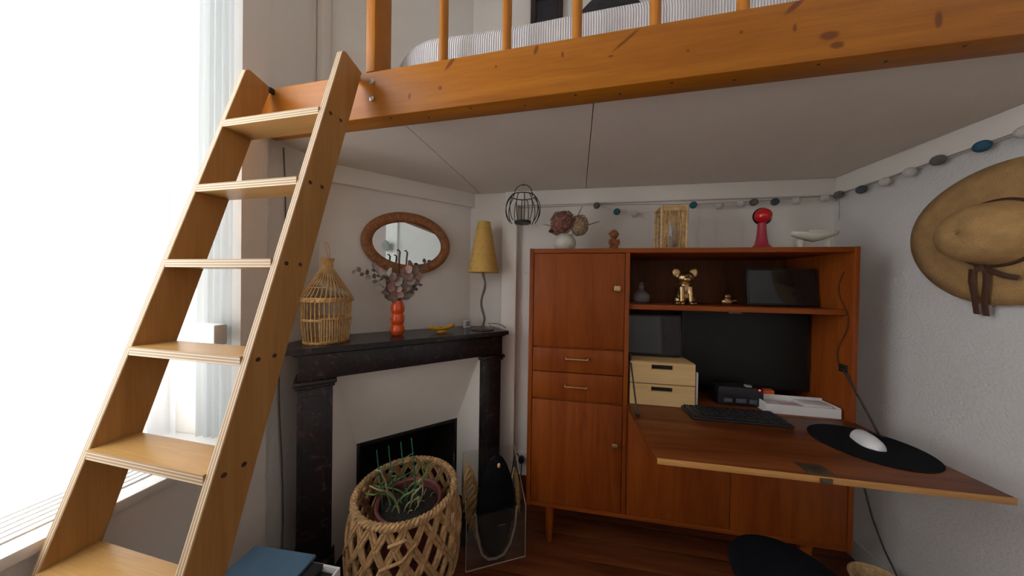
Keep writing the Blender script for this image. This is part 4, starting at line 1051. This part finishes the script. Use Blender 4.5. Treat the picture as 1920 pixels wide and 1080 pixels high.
for q in range(14):
    t0 = rnd.uniform(-.075, .03); d0 = rnd.uniform(-.02, .05); pts = [L2(t0, d0, -.012)]; t, d, z = t0, d0, -.012
    vt, vd, vz = rnd.uniform(-.02, .02), rnd.uniform(-.01, .01), .035
    for k in range(rnd.randint(6, 9)):
        t += vt; d += vd; z += vz; vt += rnd.uniform(-.016, .016); vz -= rnd.uniform(.0, .010); vd += rnd.uniform(-.006, .008)
        t = max(-.135, min(.06, t)); d = max(-.05, min(.075, d)); z = max(.012, min(.21, z))
        pts.append(L2(t, d, z))
    sm_ = [pts[0]]
    for i in range(len(pts)-1):
        for u in (.33, .66, 1.): 
            p0 = pts[max(0, i-1)]; p1 = pts[i]; p2 = pts[i+1]; p3 = pts[min(len(pts)-1, i+2)]
            sm_.append(.5*((2*p1)+(p2-p0)*u+(2*p0-5*p1+4*p2-p3)*u*u+(3*p1-p0-3*p2+p3)*u**3))
    part('stem', MB().tube(sm_, .0028, 6), 'plant_green' if q % 3 else 'plant_dry', pl_, smooth=60)
mb = MB()
for q in range(14):
    a = rnd.uniform(0, 6.28); r = rnd.uniform(.02, .085); p = Vector((r*cos(a), r*sin(a), -.006)); dv = Vector((rnd.uniform(-.03, .03), rnd.uniform(-.03, .03), rnd.uniform(.004, .03)))
    mb.tube([p, p+dv*.5+Vector((0, 0, .008)), p+dv], .0016, 5)
part('dry_bits', mb, 'plant_dry', pl_, kind='stuff')

# ------------------------------------------------------------------ acrylic stand with black bag and straw fan
AP = Vector((-.262, 1.215, .0)); AA = rad(26)
ac = thing('acrylic_stand', 'clear acrylic magazine stand between the basket and the cabinet', 'magazine stand', (AP.x, AP.y, .0025), AA)
hw, dp, hf, hb_ = .135, .20, .235, .41
def edge_tubes(pts, r=.0022): return MB().tube(pts, r, 6)
part('front_panel', MB().box((-hw, 0, .003), (hw, .003, hf)), 'acrylic', ac)
part('back_panel', MB().box((-hw, dp, .003), (hw, dp+.003, hb_)), 'acrylic', ac)
for s in (-1, 1):
    x0, x1 = (s*hw, s*(hw-.003)); mb = MB()
    q = [(x0, .0032, .003), (x0, dp-.0002, .003), (x0, dp-.0002, hb_), (x0, .0032, hf)]; q2 = [(x1, a, c) for _, a, c in q]
    mb.quadprism(q, q2, 0); part('side_panel', mb, 'acrylic', ac)
part('floor_panel', MB().box((-hw, 0, 0), (hw, dp+.003, .0028)), 'acrylic', ac)
part('polished_edge', MB().box((-hw-.001, -.0015, 0), (hw+.001, -.0002, .0045)), 'acrylic_edge', ac)
part('polished_edge', edge_tubes([(hw+.001, 0, .003), (hw+.001, 0, hf), (hw+.001, dp, hb_)], .0016), 'acrylic_edge', ac)
part('polished_edge', edge_tubes([(-hw-.001, 0, .003), (-hw-.001, 0, hf), (-hw-.001, dp, hb_)], .0014), 'acrylic_edge', ac)
# black bag slumped inside
bgp = thing('black_bag', 'slim black cloth bag with beige rope strap standing in the acrylic stand', 'bag', (AP.x-.017, AP.y+.042, .006), AA)
sil = [(.030, .016), (.058, .050), (.078, .12), (.090, .21), (.087, .29), (.070, .36), (.050, .41), (.032, .44)]
n = 20; vs = []; rows = 0; mb = MB()
prof = [(.010, .008), (.034, .016)] + [(r, z) for r, z in sil[1:]] + [(.012, .452)]
grid = []
for (hw_, z) in prof:
    row = []
    for i in range(n):
        a = 2*PI*i/n; ca, sa = cos(a), sin(a)
        x = hw_*ca*abs(ca)**-.25 if abs(ca) > 1e-3 else 0
        row.append(Vector((x + .012*(z-.2), .034*sa*(1-.25*abs(z-.2)/.2) + .004*sin(14*z+2*a), z)))
    grid.append(row)
k = n; vs = [p for r in grid for p in r]
mb.add(vs, [(i*k+j, i*k+(j+1) % k, (i+1)*k+(j+1) % k, (i+1)*k+j) for i in range(len(grid)-1) for j in range(k)]+[tuple(range(k-1, -1, -1)), tuple((len(grid)-1)*k+j for j in range(k))])
part('body', mb, 'bag_black', bgp, smooth=60)
pts = [(-.095, -.020, .22), (-.088, -.028, .12), (-.064, -.030, .040), (-.035, -.030, .012), (.0, -.030, .008), (.035, -.030, .018), (.066, -.030, .062), (.088, -.028, .135), (.098, -.020, .22)]
part('strap', MB().tube(pts, .0052, 8), 'rope_beige', bgp)
part('toggle', MB().ball((.008, -.022, .425), (.008, .007, .012), 10, 8), 'cane_light', bgp)
part('zip', MB().box((.005, -.0335, .155), (.040, -.0318, .159)), 'felt_grey', bgp)
sf = thing('straw_fan', 'frayed straw fan tucked behind the black bag in the acrylic stand', 'fan', (AP.x-.044, AP.y+.090, .006), AA)
rnd = random.Random(9); mb = MB()
for k in range(70):
    f = k/69; z0 = .405-.29*f; p0 = Vector((-.118+.075*f, .008*sin(k), z0)); wd = .014+.040*sin(PI*min(1, f*1.05))
    p1 = p0 + Vector((-wd, .008*sin(k*2.1), -.055-.055*f + rnd.uniform(-.015, .015)))
    mb.tube([p0, p0.lerp(p1, .5)+Vector((-.008, 0, .004)), p1], [.0030, .0026, .0013], 4)
    mb.tube([p0, p0+Vector((.03, .004, -.05))], [.0030, .0020], 4)
for k in range(34):
    f = k/33; p0 = Vector((.112+.010*f, .004*sin(k), .335-.15*f)); p1 = p0 + Vector((.014+.008*rnd.random(), -.006, -.060+rnd.uniform(-.02, .01)))
    mb.tube([p0, p0.lerp(p1, .5)+Vector((.005, 0, 0)), p1], [.0030, .0026, .0013], 4)
part('fringe', mb, 'straw', sf, kind='stuff')
part('rib', MB().tube([(-.020, 0, .012), (-.070, 0, .22), (-.125, 0, .425)], .004, 6), 'straw', sf)
part('rib', MB().tube([(.030, 0, .012), (.108, 0, .35)], .004, 6), 'straw', sf)
# plug and cable at the wall
pg = thing('wall_plug', 'black plug and cable in the wall socket beside the cabinet', 'plug', (-.215, 1.699, .20))
part('socket', MB().box((-.035, -.010, -.035), (.035, -.0005, .035), .004), 'white_plastic', pg)
part('plug', MB().lathe([(0, 0), (.016, .0), (.019, .015), (.014, .040), (.006, .050), (0, .050)], 16, T3(0, -.0105, 0) @ Matrix.Rotation(PI/2, 4, 'X')), 'black_plastic', pg)
part('cord', MB().tube([(0, -.055, .0), (-.004, -.066, .035), (-.022, -.062, .055), (-.040, -.055, .02), (-.052, -.056, -.06), (-.06, -.062, -.14), (-.045, -.07, -.195)], .0032, 6), 'black_wire', pg)
part('cord', MB().tube([(.004, -.05, -.012), (.004, -.06, -.06), (-.008, -.055, -.12), (-.004, -.07, -.196)], .0028, 6), 'black_wire', pg)

# ------------------------------------------------------------------ storage box with folders, lower left
sb = thing('storage_box', 'white storage box standing on the floor by the foot of the ladder', 'box', (-.797, .600, 0))
hx, hy, hz = .152, .145, .385
part('walls', MB().box((-hx, -hy, .0005), (hx, hy, .008)).box((-hx, -hy, .008), (-hx+.006, hy, hz)).box((hx-.006, -hy, .008), (hx, hy, hz)).box((-hx+.006, -hy, .008), (hx-.006, -hy+.006, hz)).box((-hx+.006, hy-.006, .008), (hx-.006, hy, hz)), 'paper_white', sb)
part('contents', MB().box((-hx+.008, -hy+.008, .0085), (hx-.008, hy-.008, .372), .004), 'black_card', sb)
single('black_folder', MB().box((-.125, -.15, 0), (.110, .146, .014), .002), 'black_card', 'black folder lying in the storage box under the blue one', 'folder', (-.81, .598, .3725))
single('blue_folder', MB().box((-.112, -.148, 0), (.105, .148, .010), .0015), 'blue_card', 'blue card folder lying on top of the storage box', 'folder', (-.840, .604, .3868), .04)

# ------------------------------------------------------------------ black stool and wicker rim at the lower right
st = thing('black_stool', 'black padded stool in front of the desk', 'stool', (.655, .905, 0), .0)
part('seat', MB().lathe([(0, .405), (.13, .405), (.140, .415), (.143, .430), (.135, .444), (.10, .450), (0, .452)], 40, sx=1.0, sy=1.0), 'bag_black', st)
for k in range(4):
    a = PI/4+PI/2*k; part('leg', MB().cyl((.10*cos(a), .10*sin(a), .405), (.125*cos(a), .125*sin(a), .0), .011, 12), 'black_plastic', st)
part('foot_ring', MB().tube([(.112*cos(2*PI*k/36), .112*sin(2*PI*k/36), .16) for k in range(36)], .006, 8, closed=True), 'black_plastic', st)
wb = thing('wicker_bin', 'pale wicker bin on the floor under the desk by the right wall', 'basket', (1.210, 1.245, 0))
part('wall', MB().lathe([(.075, .001), (.095, .155), (.090, .155), (.07, .006), (0, .005)], 30), 'cane_light', wb)
part('rim', MB().tube([(.094*cos(2*PI*k/40), .094*sin(2*PI*k/40), .157) for k in range(40)], .006, 8, closed=True), 'cane_light', wb)
